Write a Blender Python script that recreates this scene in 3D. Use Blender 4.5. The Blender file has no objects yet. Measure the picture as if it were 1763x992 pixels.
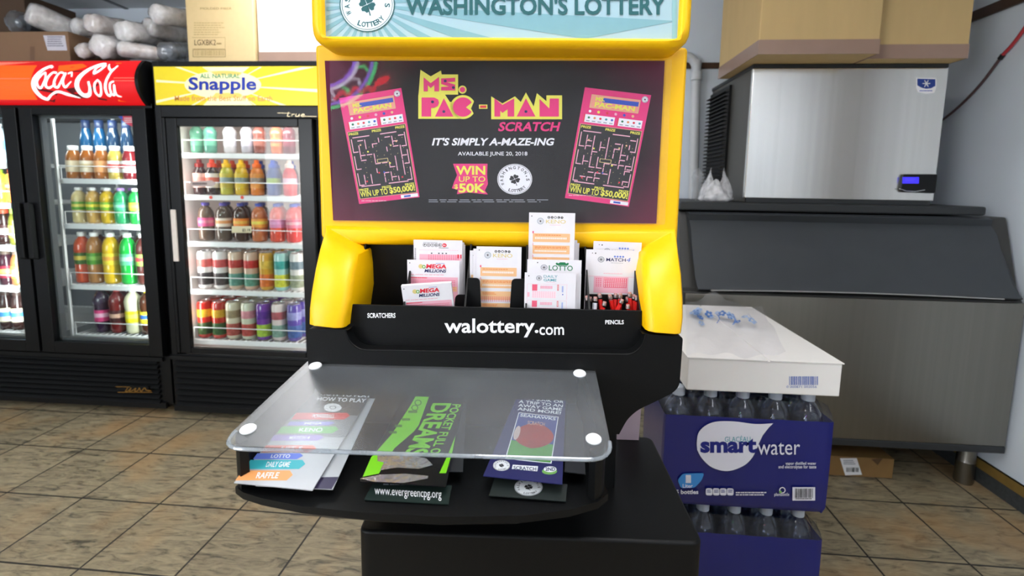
import bpy, bmesh, math, random
from mathutils import Vector, Matrix, Euler
R = math.radians
sc = bpy.context.scene
C = sc.collection
rnd = random.Random(7)

# ------------------------------------------------------------------ camera, world, lights, exposure
W_, H_ = 1763, 992
F, CX, CY, CAMH = 850.0, 881.5, 420.0, 1.2
def rot_world_to_cam(p, r, y):
    cy, sy = math.cos(y), math.sin(y)
    Rz = Matrix(((cy, sy, 0), (-sy, cy, 0), (0, 0, 1)))
    B = Matrix(((1, 0, 0), (0, 0, -1), (0, 1, 0)))
    cp, sp = math.cos(p), math.sin(p)
    Rp = Matrix(((1, 0, 0), (0, cp, -sp), (0, sp, cp)))
    cr, sr = math.cos(r), math.sin(r)
    Rr = Matrix(((cr, -sr, 0), (sr, cr, 0), (0, 0, 1)))
    return Rr @ Rp @ B @ Rz
CM = rot_world_to_cam(R(6.9), R(.87), R(4.3))      # rows: right, down, forward
cd = bpy.data.cameras.new('camera')
cam = bpy.data.objects.new('camera', cd); C.objects.link(cam)
rt, dn, fw = CM[0], CM[1], CM[2]
cam.matrix_world = Matrix(((rt[0], -dn[0], -fw[0], 0), (rt[1], -dn[1], -fw[1], 0), (rt[2], -dn[2], -fw[2], CAMH), (0, 0, 0, 1)))
cd.sensor_width = 36.0; cd.lens = F * 36.0 / W_
cd.shift_y = (CY - H_ / 2) / W_; cd.clip_start = .02
cd.dof.use_dof = True; cd.dof.focus_distance = .9; cd.dof.aperture_fstop = 4.0
sc.camera = cam

sc.view_settings.view_transform = 'Standard'; sc.view_settings.look = 'None'
sc.view_settings.gamma = 1.0; sc.view_settings.use_curve_mapping = False
sc.view_settings.exposure = -0.12

wd = bpy.data.worlds.new('world'); sc.world = wd; wd.use_nodes = True
bg = wd.node_tree.nodes['Background']; bg.inputs[0].default_value = (.86, .93, 1, 1); bg.inputs[1].default_value = 1.0

CEIL = 2.26
def area(name, loc, rot, sx, sy, watts, col=(1, 1, 1)):
    l = bpy.data.lights.new(name, 'AREA'); l.shape = 'RECTANGLE'; l.size = sx; l.size_y = sy
    l.energy = watts; l.color = col
    o = bpy.data.objects.new(name, l); C.objects.link(o); o.location = loc; o.rotation_euler = rot
    return o
# daylight through the shop window behind the viewer
area('window_daylight', (-3.15, -2.42, 1.4), (R(90), 0, R(-28)), 1.7, 1.5, 95, (.92, .96, 1))

# ------------------------------------------------------------------ helpers
def ray(px, py): return CM.transposed() @ Vector(((px - CX) / F, (py - CY) / F, 1))
O_ = Vector((0, 0, CAMH))
def at_y(px, py, Y): d = ray(px, py); return O_ + d * (Y / d.y)
def at_z(px, py, Z): d = ray(px, py); return O_ + d * ((Z - CAMH) / d.z)
def at_x(px, py, X): d = ray(px, py); return O_ + d * (X / d.x)
KM = Matrix.Translation((0, .93, 0)) @ Matrix.Rotation(R(2.7), 4, 'Z')
KI = KM.inverted()
KI3 = KI.to_3x3()
def K(px, py, yl):                      # pixel -> kiosk-local point on the plane y = yl
    o = KI @ O_; d = KI3 @ ray(px, py); return o + d * ((yl - o.y) / d.y)
def Kz(px, py, z):
    return KI @ at_z(px, py, z)
ID = Matrix.Identity(4)

def lin(h):
    h = h.lstrip('#'); v = [int(h[i:i + 2], 16) / 255 for i in (0, 2, 4)]
    return tuple(c / 12.92 if c <= .04045 else ((c + .055) / 1.055) ** 2.4 for c in v) + (1,)
MATS = {}
def mat(name, hexc='808080', rough=.5, metal=0., spec=.5, var=.06, scale=40., bump=0., emit=0., trans=0., alpha=1., coat=0., stretch=(1, 1, 1), ior=1.45):
    if name in MATS: return MATS[name]
    m = bpy.data.materials.new(name); m.use_nodes = True; nt = m.node_tree; N = nt.nodes; L = nt.links
    b = N['Principled BSDF']
    tc = N.new('ShaderNodeTexCoord'); mp = N.new('ShaderNodeMapping'); mp.inputs['Scale'].default_value = stretch
    L.new(tc.outputs['Object'], mp.inputs[0])
    nz = N.new('ShaderNodeTexNoise'); nz.inputs['Scale'].default_value = scale; nz.inputs['Detail'].default_value = 3
    L.new(mp.outputs[0], nz.inputs['Vector'])
    mx = N.new('ShaderNodeMix'); mx.data_type = 'RGBA'; c = lin(hexc)
    mx.inputs[6].default_value = tuple(min(1, x * (1 - var)) for x in c[:3]) + (1,)
    mx.inputs[7].default_value = tuple(min(1, x * (1 + var)) for x in c[:3]) + (1,)
    L.new(nz.outputs['Fac'], mx.inputs[0]); L.new(mx.outputs[2], b.inputs['Base Color'])
    b.inputs['Roughness'].default_value = rough; b.inputs['Metallic'].default_value = metal
    b.inputs['Specular IOR Level'].default_value = spec; b.inputs['IOR'].default_value = ior
    b.inputs['Transmission Weight'].default_value = trans; b.inputs['Alpha'].default_value = alpha
    b.inputs['Coat Weight'].default_value = coat; b.inputs['Coat Roughness'].default_value = .08
    if emit:
        L.new(mx.outputs[2], b.inputs['Emission Color']); b.inputs['Emission Strength'].default_value = emit
    if bump:
        bp = N.new('ShaderNodeBump'); bp.inputs['Strength'].default_value = bump; bp.inputs['Distance'].default_value = .002
        L.new(nz.outputs['Fac'], bp.inputs['Height']); L.new(bp.outputs[0], b.inputs['Normal'])
    MATS[name] = m; return m
def clear(name, tint='ffffff', haze=0., hazecol='ffffff', rough=.03, refl=1., crinkle=0., cscale=30., body=0.):
    """thin clear plastic or glass: see-through + fresnel gloss + a little diffuse haze"""
    if name in MATS: return MATS[name]
    m = bpy.data.materials.new(name); m.use_nodes = True; nt = m.node_tree; N = nt.nodes; L = nt.links
    N.remove(N['Principled BSDF']); out = N['Material Output']
    t = N.new('ShaderNodeBsdfTransparent'); t.inputs[0].default_value = lin(tint)
    g = N.new('ShaderNodeBsdfGlossy'); g.inputs['Roughness'].default_value = rough
    d = N.new('ShaderNodeBsdfDiffuse'); d.inputs[0].default_value = lin(hazecol)
    fr = N.new('ShaderNodeFresnel'); fr.inputs[0].default_value = 1.45
    ml = N.new('ShaderNodeMath'); ml.operation = 'MULTIPLY_ADD'; ml.inputs[1].default_value = refl; ml.inputs[2].default_value = body; ml.use_clamp = True
    ge = N.new('ShaderNodeNewGeometry'); ff = N.new('ShaderNodeMath'); ff.operation = 'SUBTRACT'; ff.inputs[0].default_value = 1; L.new(ge.outputs['Backfacing'], ff.inputs[1])
    fm_ = N.new('ShaderNodeMath'); fm_.operation = 'MULTIPLY'; L.new(fr.outputs[0], fm_.inputs[0]); L.new(ff.outputs[0], fm_.inputs[1])
    L.new(fm_.outputs[0], ml.inputs[0])
    m1 = N.new('ShaderNodeMixShader'); m1.inputs[0].default_value = haze
    L.new(t.outputs[0], m1.inputs[1]); L.new(d.outputs[0], m1.inputs[2])
    m2 = N.new('ShaderNodeMixShader'); L.new(ml.outputs[0], m2.inputs[0]); L.new(m1.outputs[0], m2.inputs[1]); L.new(g.outputs[0], m2.inputs[2])
    L.new(m2.outputs[0], out.inputs[0])
    if crinkle or haze:
        tc = N.new('ShaderNodeTexCoord'); nz = N.new('ShaderNodeTexNoise'); nz.inputs['Scale'].default_value = cscale; nz.inputs['Detail'].default_value = 4
        L.new(tc.outputs['Object'], nz.inputs['Vector'])
        if crinkle:
            bp = N.new('ShaderNodeBump'); bp.inputs['Strength'].default_value = crinkle; bp.inputs['Distance'].default_value = .01
            L.new(nz.outputs['Fac'], bp.inputs['Height'])
            for s in (g, d, fr): L.new(bp.outputs[0], s.inputs['Normal'])
        if haze:
            mm = N.new('ShaderNodeMath'); mm.operation = 'MULTIPLY'; mm.inputs[1].default_value = haze * 2
            L.new(nz.outputs['Fac'], mm.inputs[0]); L.new(mm.outputs[0], m1.inputs[0])
    MATS[name] = m; return m

INV = {}
def tag(o, label=None, cat=None, group=None, kind=None):
    if label: o['label'] = label
    if cat: o['category'] = cat
    if group: o['group'] = group
    if kind: o['kind'] = kind
    return o
def thing(name, label, cat, loc=(0, 0, 0), rot=(0, 0, 0), group=None, mtx=None):
    o = bpy.data.objects.new(name, None); C.objects.link(o)
    M = mtx if mtx is not None else Matrix.LocRotScale(Vector(loc), Euler(rot), None)
    o.location = M.to_translation(); o.rotation_euler = M.to_euler()
    o.empty_display_size = .05
    INV[o.name] = M.inverted()
    return tag(o, label, cat, group)
def topof(o):
    while o.parent: o = o.parent
    return o

class MB:
    def __init__(s, frame=ID): s.v = []; s.f = []; s.fm = []; s.mi = 0; s.frame = frame
    def add(s, vs, fs, m=None):
        n = len(s.v); s.v += [s.frame @ Vector(p) for p in vs]
        for f in fs: s.f.append([n + i for i in f]); s.fm.append(s.mi if m is None else m)
        return s
    def box(s, x0, x1, y0, y1, z0, z1, m=None):
        return s.add([(x0, y0, z0), (x1, y0, z0), (x1, y1, z0), (x0, y1, z0), (x0, y0, z1), (x1, y0, z1), (x1, y1, z1), (x0, y1, z1)],
                     [(0, 3, 2, 1), (4, 5, 6, 7), (0, 1, 5, 4), (1, 2, 6, 5), (2, 3, 7, 6), (3, 0, 4, 7)], m)
    def loft(s, secs, m=None, caps=True, closed=True):
        """secs: lists of equal numbers of points"""
        k = len(secs[0]); vs = [p for q in secs for p in q]; fs = []
        for i in range(len(secs) - 1):
            for j in range(k if closed else k - 1):
                a, b = i * k + j, i * k + (j + 1) % k
                fs.append((a, b, b + k, a + k))
        if caps: fs.append(tuple(range(k - 1, -1, -1))); fs.append(tuple((len(secs) - 1) * k + j for j in range(k)))
        return s.add(vs, fs, m)
    def prism(s, poly, d, m=None):
        """poly: 3-D points, d: extrusion vector"""
        d = Vector(d); return s.loft([[Vector(p) for p in poly], [Vector(p) + d for p in poly]], m)
    def poly(s, pts, m=None): return s.add(pts, [tuple(range(len(pts)))], m)
    def lathe(s, prof, c=(0, 0, 0), seg=20, m=None, axis=None, wob=None):
        c = Vector(c); q = Vector((0, 0, 1)).rotation_difference(Vector(axis)) if axis is not None else None
        secs = []
        for r, z in prof:
            ring = []
            for i in range(seg):
                a = 2 * math.pi * i / seg; rr = r if wob is None else r * wob(a, z)
                p = Vector((rr * math.cos(a), rr * math.sin(a), z))
                if q: p = q @ p
                ring.append(c + p)
            secs.append(ring)
        return s.loft(secs, m)
    def tube(s, pts, r, seg=8, m=None):
        pts = [Vector(p) for p in pts]; secs = []; up = None
        for i, p in enumerate(pts):
            t = (pts[min(i + 1, len(pts) - 1)] - pts[max(i - 1, 0)]).normalized()
            if up is None: up = t.orthogonal().normalized()
            up = (up - t * up.dot(t)).normalized(); b = t.cross(up)
            rr = r[i] if isinstance(r, (list, tuple)) else r
            secs.append([p + (up * math.cos(2 * math.pi * j / seg) + b * math.sin(2 * math.pi * j / seg)) * rr for j in range(seg)])
        return s.loft(secs, m)
    def build(s, name, mats, parent=None, smooth=35, bevel=0, bseg=2, subsurf=0, solid=0, fixn=True):
        inv = INV.get(topof(parent).name, ID) if parent else (INV.get('_', ID))
        me = bpy.data.meshes.new(name)
        me.from_pydata([inv @ p for p in s.v], [], s.f)
        if not isinstance(mats, (list, tuple)): mats = [mats]
        for m in mats: me.materials.append(m)
        me.polygons.foreach_set('material_index', s.fm)
        if fixn:
            bm = bmesh.new(); bm.from_mesh(me); bmesh.ops.recalc_face_normals(bm, faces=bm.faces); bm.to_mesh(me); bm.free()
        if smooth:
            me.polygons.foreach_set('use_smooth', [True] * len(me.polygons)); me.set_sharp_from_angle(angle=R(smooth))
        me.update()
        o = bpy.data.objects.new(name, me); C.objects.link(o)
        if parent: o.parent = parent
        if bevel:
            b = o.modifiers.new('edge', 'BEVEL'); b.width = bevel; b.segments = bseg; b.limit_method = 'ANGLE'; b.angle_limit = R(40); b.harden_normals = True
        if solid:
            q = o.modifiers.new('thick', 'SOLIDIFY'); q.thickness = solid; q.offset = -1
        if subsurf:
            q = o.modifiers.new('sub', 'SUBSURF'); q.levels = q.render_levels = subsurf
        return o

def struct(o): o['kind'] = 'structure'; return o

def round_poly(pts, r, n=5):
    """2-D polygon with its corners rounded; r is one radius or one per corner"""
    out = []; k = len(pts)
    for i, p in enumerate(pts):
        rr = r[i] if isinstance(r, (list, tuple)) else r
        p = Vector(p); a = Vector(pts[i - 1]); b = Vector(pts[(i + 1) % k])
        if rr <= 0: out.append(tuple(p)); continue
        u, v = (a - p), (b - p); d = min(rr, u.length * .49, v.length * .49)
        p0 = p + u.normalized() * d; p1 = p + v.normalized() * d
        for j in range(n + 1):
            t = j / n; out.append(tuple(p0 * (1 - t) ** 2 + p * 2 * t * (1 - t) + p1 * t * t))
    return out
def smooth_line(pts, n=6):
    pts = [Vector(p) for p in pts]; out = []
    for i in range(len(pts) - 1):
        p0, p1, p2, p3 = pts[max(i - 1, 0)], pts[i], pts[i + 1], pts[min(i + 2, len(pts) - 1)]
        for j in range(n):
            t = j / n
            out.append(.5 * (2 * p1 + (p2 - p0) * t + (2 * p0 - 5 * p1 + 4 * p2 - p3) * t * t + (3 * p1 - p0 - 3 * p2 + p3) * t ** 3))
    out.append(pts[-1]); return out

# ---- printing: flat marks laid on a surface; the map turns (u, v) into a point, v runs downwards
TCACHE = {}
def text_mesh(body, bold):
    key = (body, bold)
    if key not in TCACHE:
        cu = bpy.data.curves.new('lettering', 'FONT'); cu.body = body; cu.size = 1; cu.offset = bold; cu.resolution_u = 3
        ob = bpy.data.objects.new('lettering', cu); me = bpy.data.meshes.new_from_object(ob)
        TCACHE[key] = ([v.co.xy.copy() for v in me.vertices], [tuple(p.vertices) for p in me.polygons])
        bpy.data.objects.remove(ob); bpy.data.meshes.remove(me); bpy.data.curves.remove(cu)
    return TCACHE[key]
class Pr:
    def __init__(s, fmap, normal, eps=.0003, frame=ID):
        s.mb = MB(frame); s.map = fmap; s.n = Vector(normal); s.eps = eps; s.mats = []
    def mi(s, m):
        if m not in s.mats: s.mats.append(m)
        return s.mats.index(m)
    def P(s, u, v, l): return Vector(s.map(u, v)) + s.n * (s.eps * l)
    def poly(s, pts, m, l=1): s.mb.poly([s.P(u, v, l) for u, v in pts], s.mi(m)); return s
    def rect(s, u0, v0, u1, v1, m, l=1, r=0):
        p = [(u0, v0), (u1, v0), (u1, v1), (u0, v1)]
        return s.poly(round_poly(p, r) if r else p, m, l)
    def grid(s, u0, v0, u1, v1, m, l=0, nx=12, ny=8):
        for i in range(nx):
            for j in range(ny):
                a, b = u0 + (u1 - u0) * i / nx, u0 + (u1 - u0) * (i + 1) / nx; c, d = v0 + (v1 - v0) * j / ny, v0 + (v1 - v0) * (j + 1) / ny
                s.poly([(a, c), (b, c), (b, d), (a, d)], m, l)
    def ell(s, cu, cv, ru, rv, m, l=1, n=28): return s.poly([(cu + ru * math.cos(2 * math.pi * i / n), cv + rv * math.sin(2 * math.pi * i / n)) for i in range(n)], m, l)
    def ring(s, cu, cv, ru, rv, w, m, l=1, n=36):
        k = 1 - w
        for i in range(n):
            a, b = 2 * math.pi * i / n, 2 * math.pi * (i + 1) / n
            s.poly([(cu + ru * math.cos(a), cv + rv * math.sin(a)), (cu + ru * math.cos(b), cv + rv * math.sin(b)),
                    (cu + k * ru * math.cos(b), cv + k * rv * math.sin(b)), (cu + k * ru * math.cos(a), cv + k * rv * math.sin(a))], m, l)
    def text(s, body, u0, v0, u1, v1, m, l=1, bold=0., shear=0., xf=None):
        vs, fs = text_mesh(body, bold)
        if not vs: return s
        xs = [p.x + shear * p.y for p in vs]; ys = [p.y for p in vs]
        x0, x1, y0, y1 = min(xs), max(xs), min(ys), max(ys); k = s.mi(m); pts = []
        for x, y in zip(xs, ys):
            u = u0 + (u1 - u0) * (x - x0) / (x1 - x0 or 1); v = v1 - (v1 - v0) * (y - y0) / (y1 - y0 or 1)
            if xf: u, v = xf(u, v)
            pts.append(s.P(u, v, l))
        s.mb.add(pts, fs, k); return s
    def arc(s, body, cu, cv, ru, rv, a0, a1, hgt, wid, m, l=1, bold=.02, flip=False):
        n = len(body)
        for i, ch in enumerate(body):
            if ch == ' ': continue
            a = R(a0 + (a1 - a0) * (i + .5) / n); w = wid * (.45 if ch in "I'" else 1)
            def xf(x, y, a=a):
                # local x along the tangent, local y outward
                ca, sa = math.cos(a), math.sin(a)
                if flip: return (cu + ru * (ca * (1 - y) - sa * x), cv - rv * (sa * (1 - y) + ca * x))
                return (cu + ru * (ca * (1 + y) + sa * x), cv - rv * (sa * (1 + y) - ca * x))
            hh = hgt * (.4 if ch == "'" else 1)
            off = hgt - hh
            s.text(ch, -w / 2, -hgt / 2 + (hgt - hh if ch == "'" else 0), w / 2, -hgt / 2 + hgt, m, l, bold, 0, lambda x, y: xf(x, -y))
    def stroke(s, pts, w, m, l=1, n=6):
        q = smooth_line(pts, n); k = len(q); a = []; b = []
        for i, p in enumerate(q):
            t = (q[min(i + 1, k - 1)] - q[max(i - 1, 0)])
            t = t.normalized() if t.length else Vector((1, 0)); nn = Vector((-t.y, t.x))
            if isinstance(w, (list, tuple)):
                x = i / (k - 1) * (len(w) - 1); j = min(int(x), len(w) - 2); ww = w[j] + (w[j + 1] - w[j]) * (x - j)
            else: ww = w
            a.append(p + nn * ww / 2); b.append(p - nn * ww / 2)
        for i in range(k - 1): s.poly([a[i], a[i + 1], b[i + 1], b[i]], m, l)
        if not isinstance(w, (list, tuple)):
            for p in (q[0], q[-1]): s.ell(p.x, p.y, w / 2, w / 2, m, l, 12)
    def bars(s, u0, v0, u1, v1, m, l=1, n=24, seed=1):
        g = random.Random(seed); u = u0; st = (u1 - u0) / n / 1.6
        while u < u1:
            w = st * g.choice((.5, .8, 1.2, 1.8)); s.rect(u, v0, min(u + w, u1), v1, m, l); u += w + st * g.choice((.5, .8, 1.2))
    def lines(s, u0, v0, u1, v1, m, l=1, n=3, gap=.5, seed=1):
        """rows of tiny print too small to read"""
        g = random.Random(seed); hh = (v1 - v0) / n
        for i in range(n):
            u = u0; e = u1 - (u1 - u0) * g.random() * .25
            while u < e:
                w = (u1 - u0) * g.uniform(.03, .1); s.rect(u, v0 + hh * i, min(u + w, e), v0 + hh * (i + gap), m, l); u += w * 1.25
    def clover(s, cu, cv, ru, rv, m, l=1, rot=20):
        for k in range(4):
            a = R(rot + 90 * k)
            def T(x, y): return (cu + ru * (x * math.cos(a) - y * math.sin(a)), cv + rv * (x * math.sin(a) + y * math.cos(a)))
            s.poly([T(x, y) for x, y in ((.06, 0), (.45, -.42), (.75, -.5), (.98, -.3), (.88, 0), (.98, .3), (.75, .5), (.45, .42))], m, l)
        s.poly([(cu, cv), (cu + .1 * ru, cv + .1 * rv), (cu + .45 * ru, cv + 1.35 * rv), (cu + .3 * ru, cv + 1.35 * rv)], m, l)
    def seal(s, cu, cv, ru, rv, ink, paper, l=1):
        s.ell(cu, cv, ru, rv, paper, l, 40); s.ring(cu, cv, ru, rv, .035, ink, l + 1); s.ring(cu, cv, ru * .92, rv * .92, .02, ink, l + 1)
        s.arc("WASHINGTON'S", cu, cv, ru * .73, rv * .73, 214, -12, .26, .2, ink, l + 1)
        s.arc("LOTTERY", cu, cv, ru * .73, rv * .73, 243, 322, .26, .2, ink, l + 1, flip=True)
        s.clover(cu, cv, ru * .3, rv * .3, ink, l + 1)
    def build(s, name, parent): return s.mb.build(name, s.mats, parent, smooth=0, fixn=False)
def quad_map(tl, tr, br, bl):
    tl, tr, br, bl = map(Vector, (tl, tr, br, bl))
    return lambda u, v: (tl * (1 - u) + tr * u) * (1 - v) + (bl * (1 - u) + br * u) * v

# ------------------------------------------------------------------ materials
white = mat('white_paper', 'e6e3e8', .6); black = mat('black_plastic', '0a0b0c', .45, spec=.28, bump=.15, scale=900)
black_gloss = mat('black_enamel', '0a0b0d', .32, spec=.32, var=.02); dark_grey = mat('dark_grey_plastic', '2c2f31', .5, bump=.12, scale=700)
yellow = mat('yellow_plastic', 'ffc400', .38, spec=.45, var=.02, bump=.08, scale=600)
steel = mat('brushed_steel', '8b8880', .36, metal=1, var=.1, scale=60, stretch=(1, 1, .01))
chrome = mat('bright_metal', 'd8d8d8', .18, metal=1)
glass = clear('door_glass', 'f4f8f7', 0, rough=.01, refl=.9)
wire = mat('white_coated_wire', 'e9e9ea', .4)
card = mat('kraft_cardboard', 'c9ac78', .75, var=.08, scale=25, stretch=(1, 1, .2)); card_brown = mat('brown_cardboard', '8d6f55', .75, var=.06)
card_dark = mat('dark_cardboard', '5a4637', .8); card_white = mat('white_cardboard', 'e9e6e2', .7, var=.03, scale=12)
tape_m = mat('brown_packing_tape', '9d8273', .25, var=.1, scale=15)
ink = mat('black_ink', '1c1c1e', .5, var=0); white_ink = mat('white_ink', 'f3f3f5', .5, var=0)
navy = mat('navy_ink', '17205a', .4, var=0); magenta = mat('magenta_ink', 'ea2f7d', .4, var=0); lime = mat('pale_yellow_ink', 'eeea58', .4, var=0)
pink = mat('pink_ink', 'f2b3c4', .5, var=0); peach = mat('peach_ink', 'eebd8c', .5, var=0); orange_ink = mat('orange_ink', 'e8894a', .5, var=0)
red_ink = mat('red_ink', 'e0283c', .45, var=0); blue_ink = mat('blue_ink', '2c4fb8', .45, var=0); green_ink = mat('green_ink', '1d7a4c', .5, var=0)
gold_ink = mat('pale_gold_ink', 'dcc884', .5, var=0); teal_ink = mat('teal_ink', '3d9aa6', .5, var=0); teal_dark = mat('dark_teal_ink', '1d5a5e', .5, var=0)
grey_ink = mat('grey_ink', '8e9298', .5, var=0)
# ------------------------------------------------------------------ the room
def tile_mat():
    m = bpy.data.materials.new('slate_floor_tiles'); m.use_nodes = True; nt = m.node_tree; N = nt.nodes; L = nt.links; b = N['Principled BSDF']
    tc = N.new('ShaderNodeTexCoord'); mp = N.new('ShaderNodeMapping')
    mp.inputs['Location'].default_value = (1.747 / .3115 + .0, -1.9 / .3135, 0); mp.inputs['Scale'].default_value = (1 / .3115, 1 / .3135, 1)
    mp.inputs['Rotation'].default_value = (0, 0, R(.6)); L.new(tc.outputs['Object'], mp.inputs[0])
    br = N.new('ShaderNodeTexBrick'); br.offset = 0; br.squash = 1
    br.inputs['Scale'].default_value = 1; br.inputs['Brick Width'].default_value = 1; br.inputs['Row Height'].default_value = 1
    br.inputs['Mortar Size'].default_value = .012; br.inputs['Mortar Smooth'].default_value = .2; br.inputs['Bias'].default_value = 0
    br.inputs['Color1'].default_value = (1, 1, 1, 1); br.inputs['Color2'].default_value = (.72, .72, .72, 1); br.inputs['Mortar'].default_value = (0, 0, 0, 1)
    L.new(mp.outputs[0], br.inputs['Vector'])
    m2 = N.new('ShaderNodeMapping'); m2.inputs['Rotation'].default_value = (0, 0, R(-35)); m2.inputs['Scale'].default_value = (6, 26, 1); L.new(tc.outputs['Object'], m2.inputs[0])
    n1 = N.new('ShaderNodeTexNoise'); n1.inputs['Scale'].default_value = 1.6; n1.inputs['Detail'].default_value = 7; n1.inputs['Roughness'].default_value = .68; n1.inputs['Distortion'].default_value = 1.4
    L.new(m2.outputs[0], n1.inputs['Vector'])
    r1 = N.new('ShaderNodeValToRGB'); e = r1.color_ramp.elements
    e[0].position = .32; e[0].color = lin('433f34'); e[1].position = .66; e[1].color = lin('aa9c7d')
    x = e.new(.47); x.color = lin('8d8168'); L.new(n1.outputs['Fac'], r1.inputs[0])
    n2 = N.new('ShaderNodeTexNoise'); n2.inputs['Scale'].default_value = 3.2; n2.inputs['Detail'].default_value = 3; L.new(tc.outputs['Object'], n2.inputs['Vector'])
    r2 = N.new('ShaderNodeValToRGB'); r2.color_ramp.elements[0].position = .5; r2.color_ramp.elements[1].position = .7; L.new(n2.outputs['Fac'], r2.inputs[0])
    mo = N.new('ShaderNodeMix'); mo.data_type = 'RGBA'; mo.inputs[7].default_value = lin('b38a58')
    mf = N.new('ShaderNodeMath'); mf.operation = 'MULTIPLY'; mf.inputs[1].default_value = .55; L.new(r2.outputs[0], mf.inputs[0]); L.new(mf.outputs[0], mo.inputs[0]); L.new(r1.outputs[0], mo.inputs[6])
    mu = N.new('ShaderNodeMix'); mu.data_type = 'RGBA'; mu.blend_type = 'MULTIPLY'; mu.inputs[0].default_value = .35; L.new(mo.outputs[2], mu.inputs[6]); L.new(br.outputs['Color'], mu.inputs[7])
    mg = N.new('ShaderNodeMix'); mg.data_type = 'RGBA'; mg.inputs[7].default_value = lin('2a2723'); L.new(br.outputs['Fac'], mg.inputs[0]); L.new(mu.outputs[2], mg.inputs[6])
    L.new(mg.outputs[2], b.inputs['Base Color']); b.inputs['Roughness'].default_value = .42
    ad = N.new('ShaderNodeMath'); ad.operation = 'SUBTRACT'; L.new(n1.outputs['Fac'], ad.inputs[0]); L.new(br.outputs['Fac'], ad.inputs[1])
    bp = N.new('ShaderNodeBump'); bp.inputs['Strength'].default_value = .5; bp.inputs['Distance'].default_value = .004; L.new(ad.outputs[0], bp.inputs['Height']); L.new(bp.outputs[0], b.inputs['Normal'])
    return m
XR, XL, YB, YBR, YF = 1.81, -4.3, 3.06, 2.72, -2.5
wallm = mat('painted_wall', 'dde5ee', .7, var=.03, scale=6, bump=.06); ceilm = mat('ceiling_tile', 'd4d6d8', .85, var=.06, scale=60, bump=.1)
struct(MB().box(XL, XR, YF, YB, -.1, 0).build('floor', tile_mat(), smooth=0))
struct(MB().box(XL, XR + .1, YF - .1, YB + .1, CEIL, CEIL + .1).build('ceiling', ceilm, smooth=0))
struct(MB().box(XL, -.55, YB, YB + .1, 0, CEIL).build('wall_back', wallm, smooth=0))
struct(MB().box(-.55, XR, YBR, YB + .1, 0, CEIL).build('wall_back_corner', wallm, smooth=0))
struct(MB().box(XR, XR + .1, YF, YB + .1, 0, CEIL).build('wall_right', wallm, smooth=0))
struct(MB().box(XL - .1, XL, YF, YB + .1, 0, CEIL).build('wall_left', wallm, smooth=0))
w = MB()
for a in ((XL, -4.1, 0, CEIL), (-2.2, XR, 0, CEIL), (-4.1, -2.2, 0, .6), (-4.1, -2.2, 2.1, CEIL)): w.box(a[0], a[1], YF - .1, YF, a[2], a[3])
struct(w.build('wall_front', wallm, smooth=0))
w = MB()
for x0, x1 in ((-4.1, -4.05), (-3.18, -3.12), (-2.25, -2.2)): w.box(x0, x1, YF - .08, YF - .02, .6, 2.1)
w.box(-4.05, -2.25, YF - .08, YF - .02, .6, .65).box(-4.05, -2.25, YF - .08, YF - .02, 2.05, 2.1)
struct(w.build('window_1', dark_grey, smooth=0))
w = MB(); barm = mat('ceiling_grid_bar', '6e7072', .5)
for x in (-3.9, -3.29, -2.68, -2.07, -1.46, -.85, -.24, .37, .98, 1.59): w.box(x - .012, x + .012, YF, YB, CEIL - .006, CEIL + .001)
for i in range(9): y = YF + .2 + i * .61; w.box(XL, XR, y - .012, y + .012, CEIL - .005, CEIL + .001)
struct(w.build('trim_1', barm, smooth=0))
wood = mat('dark_wood_trim', '4a3426', .45, var=.2, scale=8, stretch=(1, 1, 20))
zt = at_x(1700, 24, XR).z
struct(MB().box(XR - .018, XR, YF, YBR, zt - .012, zt + .03).build('trim_2', wood, bevel=.004))
zt2 = at_y(1222, 114, YBR).z
struct(MB().box(-.5, XR - .018, YBR - .016, YBR, zt2 - .014, zt2 + .016).build('trim_3', wood, bevel=.004))
# baseboard: a dirty strip with a yellowed upper edge
bb = mat('baseboard_rubber', '3b3f40', .6, var=.5, scale=60, bump=.3); bby = mat('yellowed_baseboard_edge', '7d6430', .6, var=.25, scale=30)
o = MB().box(XR - .012, XR, YF, YBR, 0, .1, 0).box(XR - .014, XR, YF, YBR, .062, .1, 1).build('baseboard_right', [bb, bby], smooth=0); struct(o)
struct(MB().box(-.5, XR - .014, YBR - .012, YBR, 0, .1).build('baseboard_back', bb, smooth=0))
# unseen brown door, added so the steel mirrors a dark band
m = MB().box(XR - .03, XR, .62, .68, 0, 2.06).box(XR - .03, XR, 1.1, 1.16, 0, 2.06).box(XR - .03, XR, .68, 1.1, 2.0, 2.06).box(XR - .016, XR, .68, 1.1, .005, 2.0)
for z0_, z1_ in ((.15, .85), (1.0, 1.85)): m.box(XR - .022, XR - .015, .75, 1.03, z0_, z1_)
struct(m.build('added_door_1', mat('added_door_brown', '4d3a2c', .5, var=.12, scale=10, stretch=(1, 1, .1)), smooth=0, bevel=.003))
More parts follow.
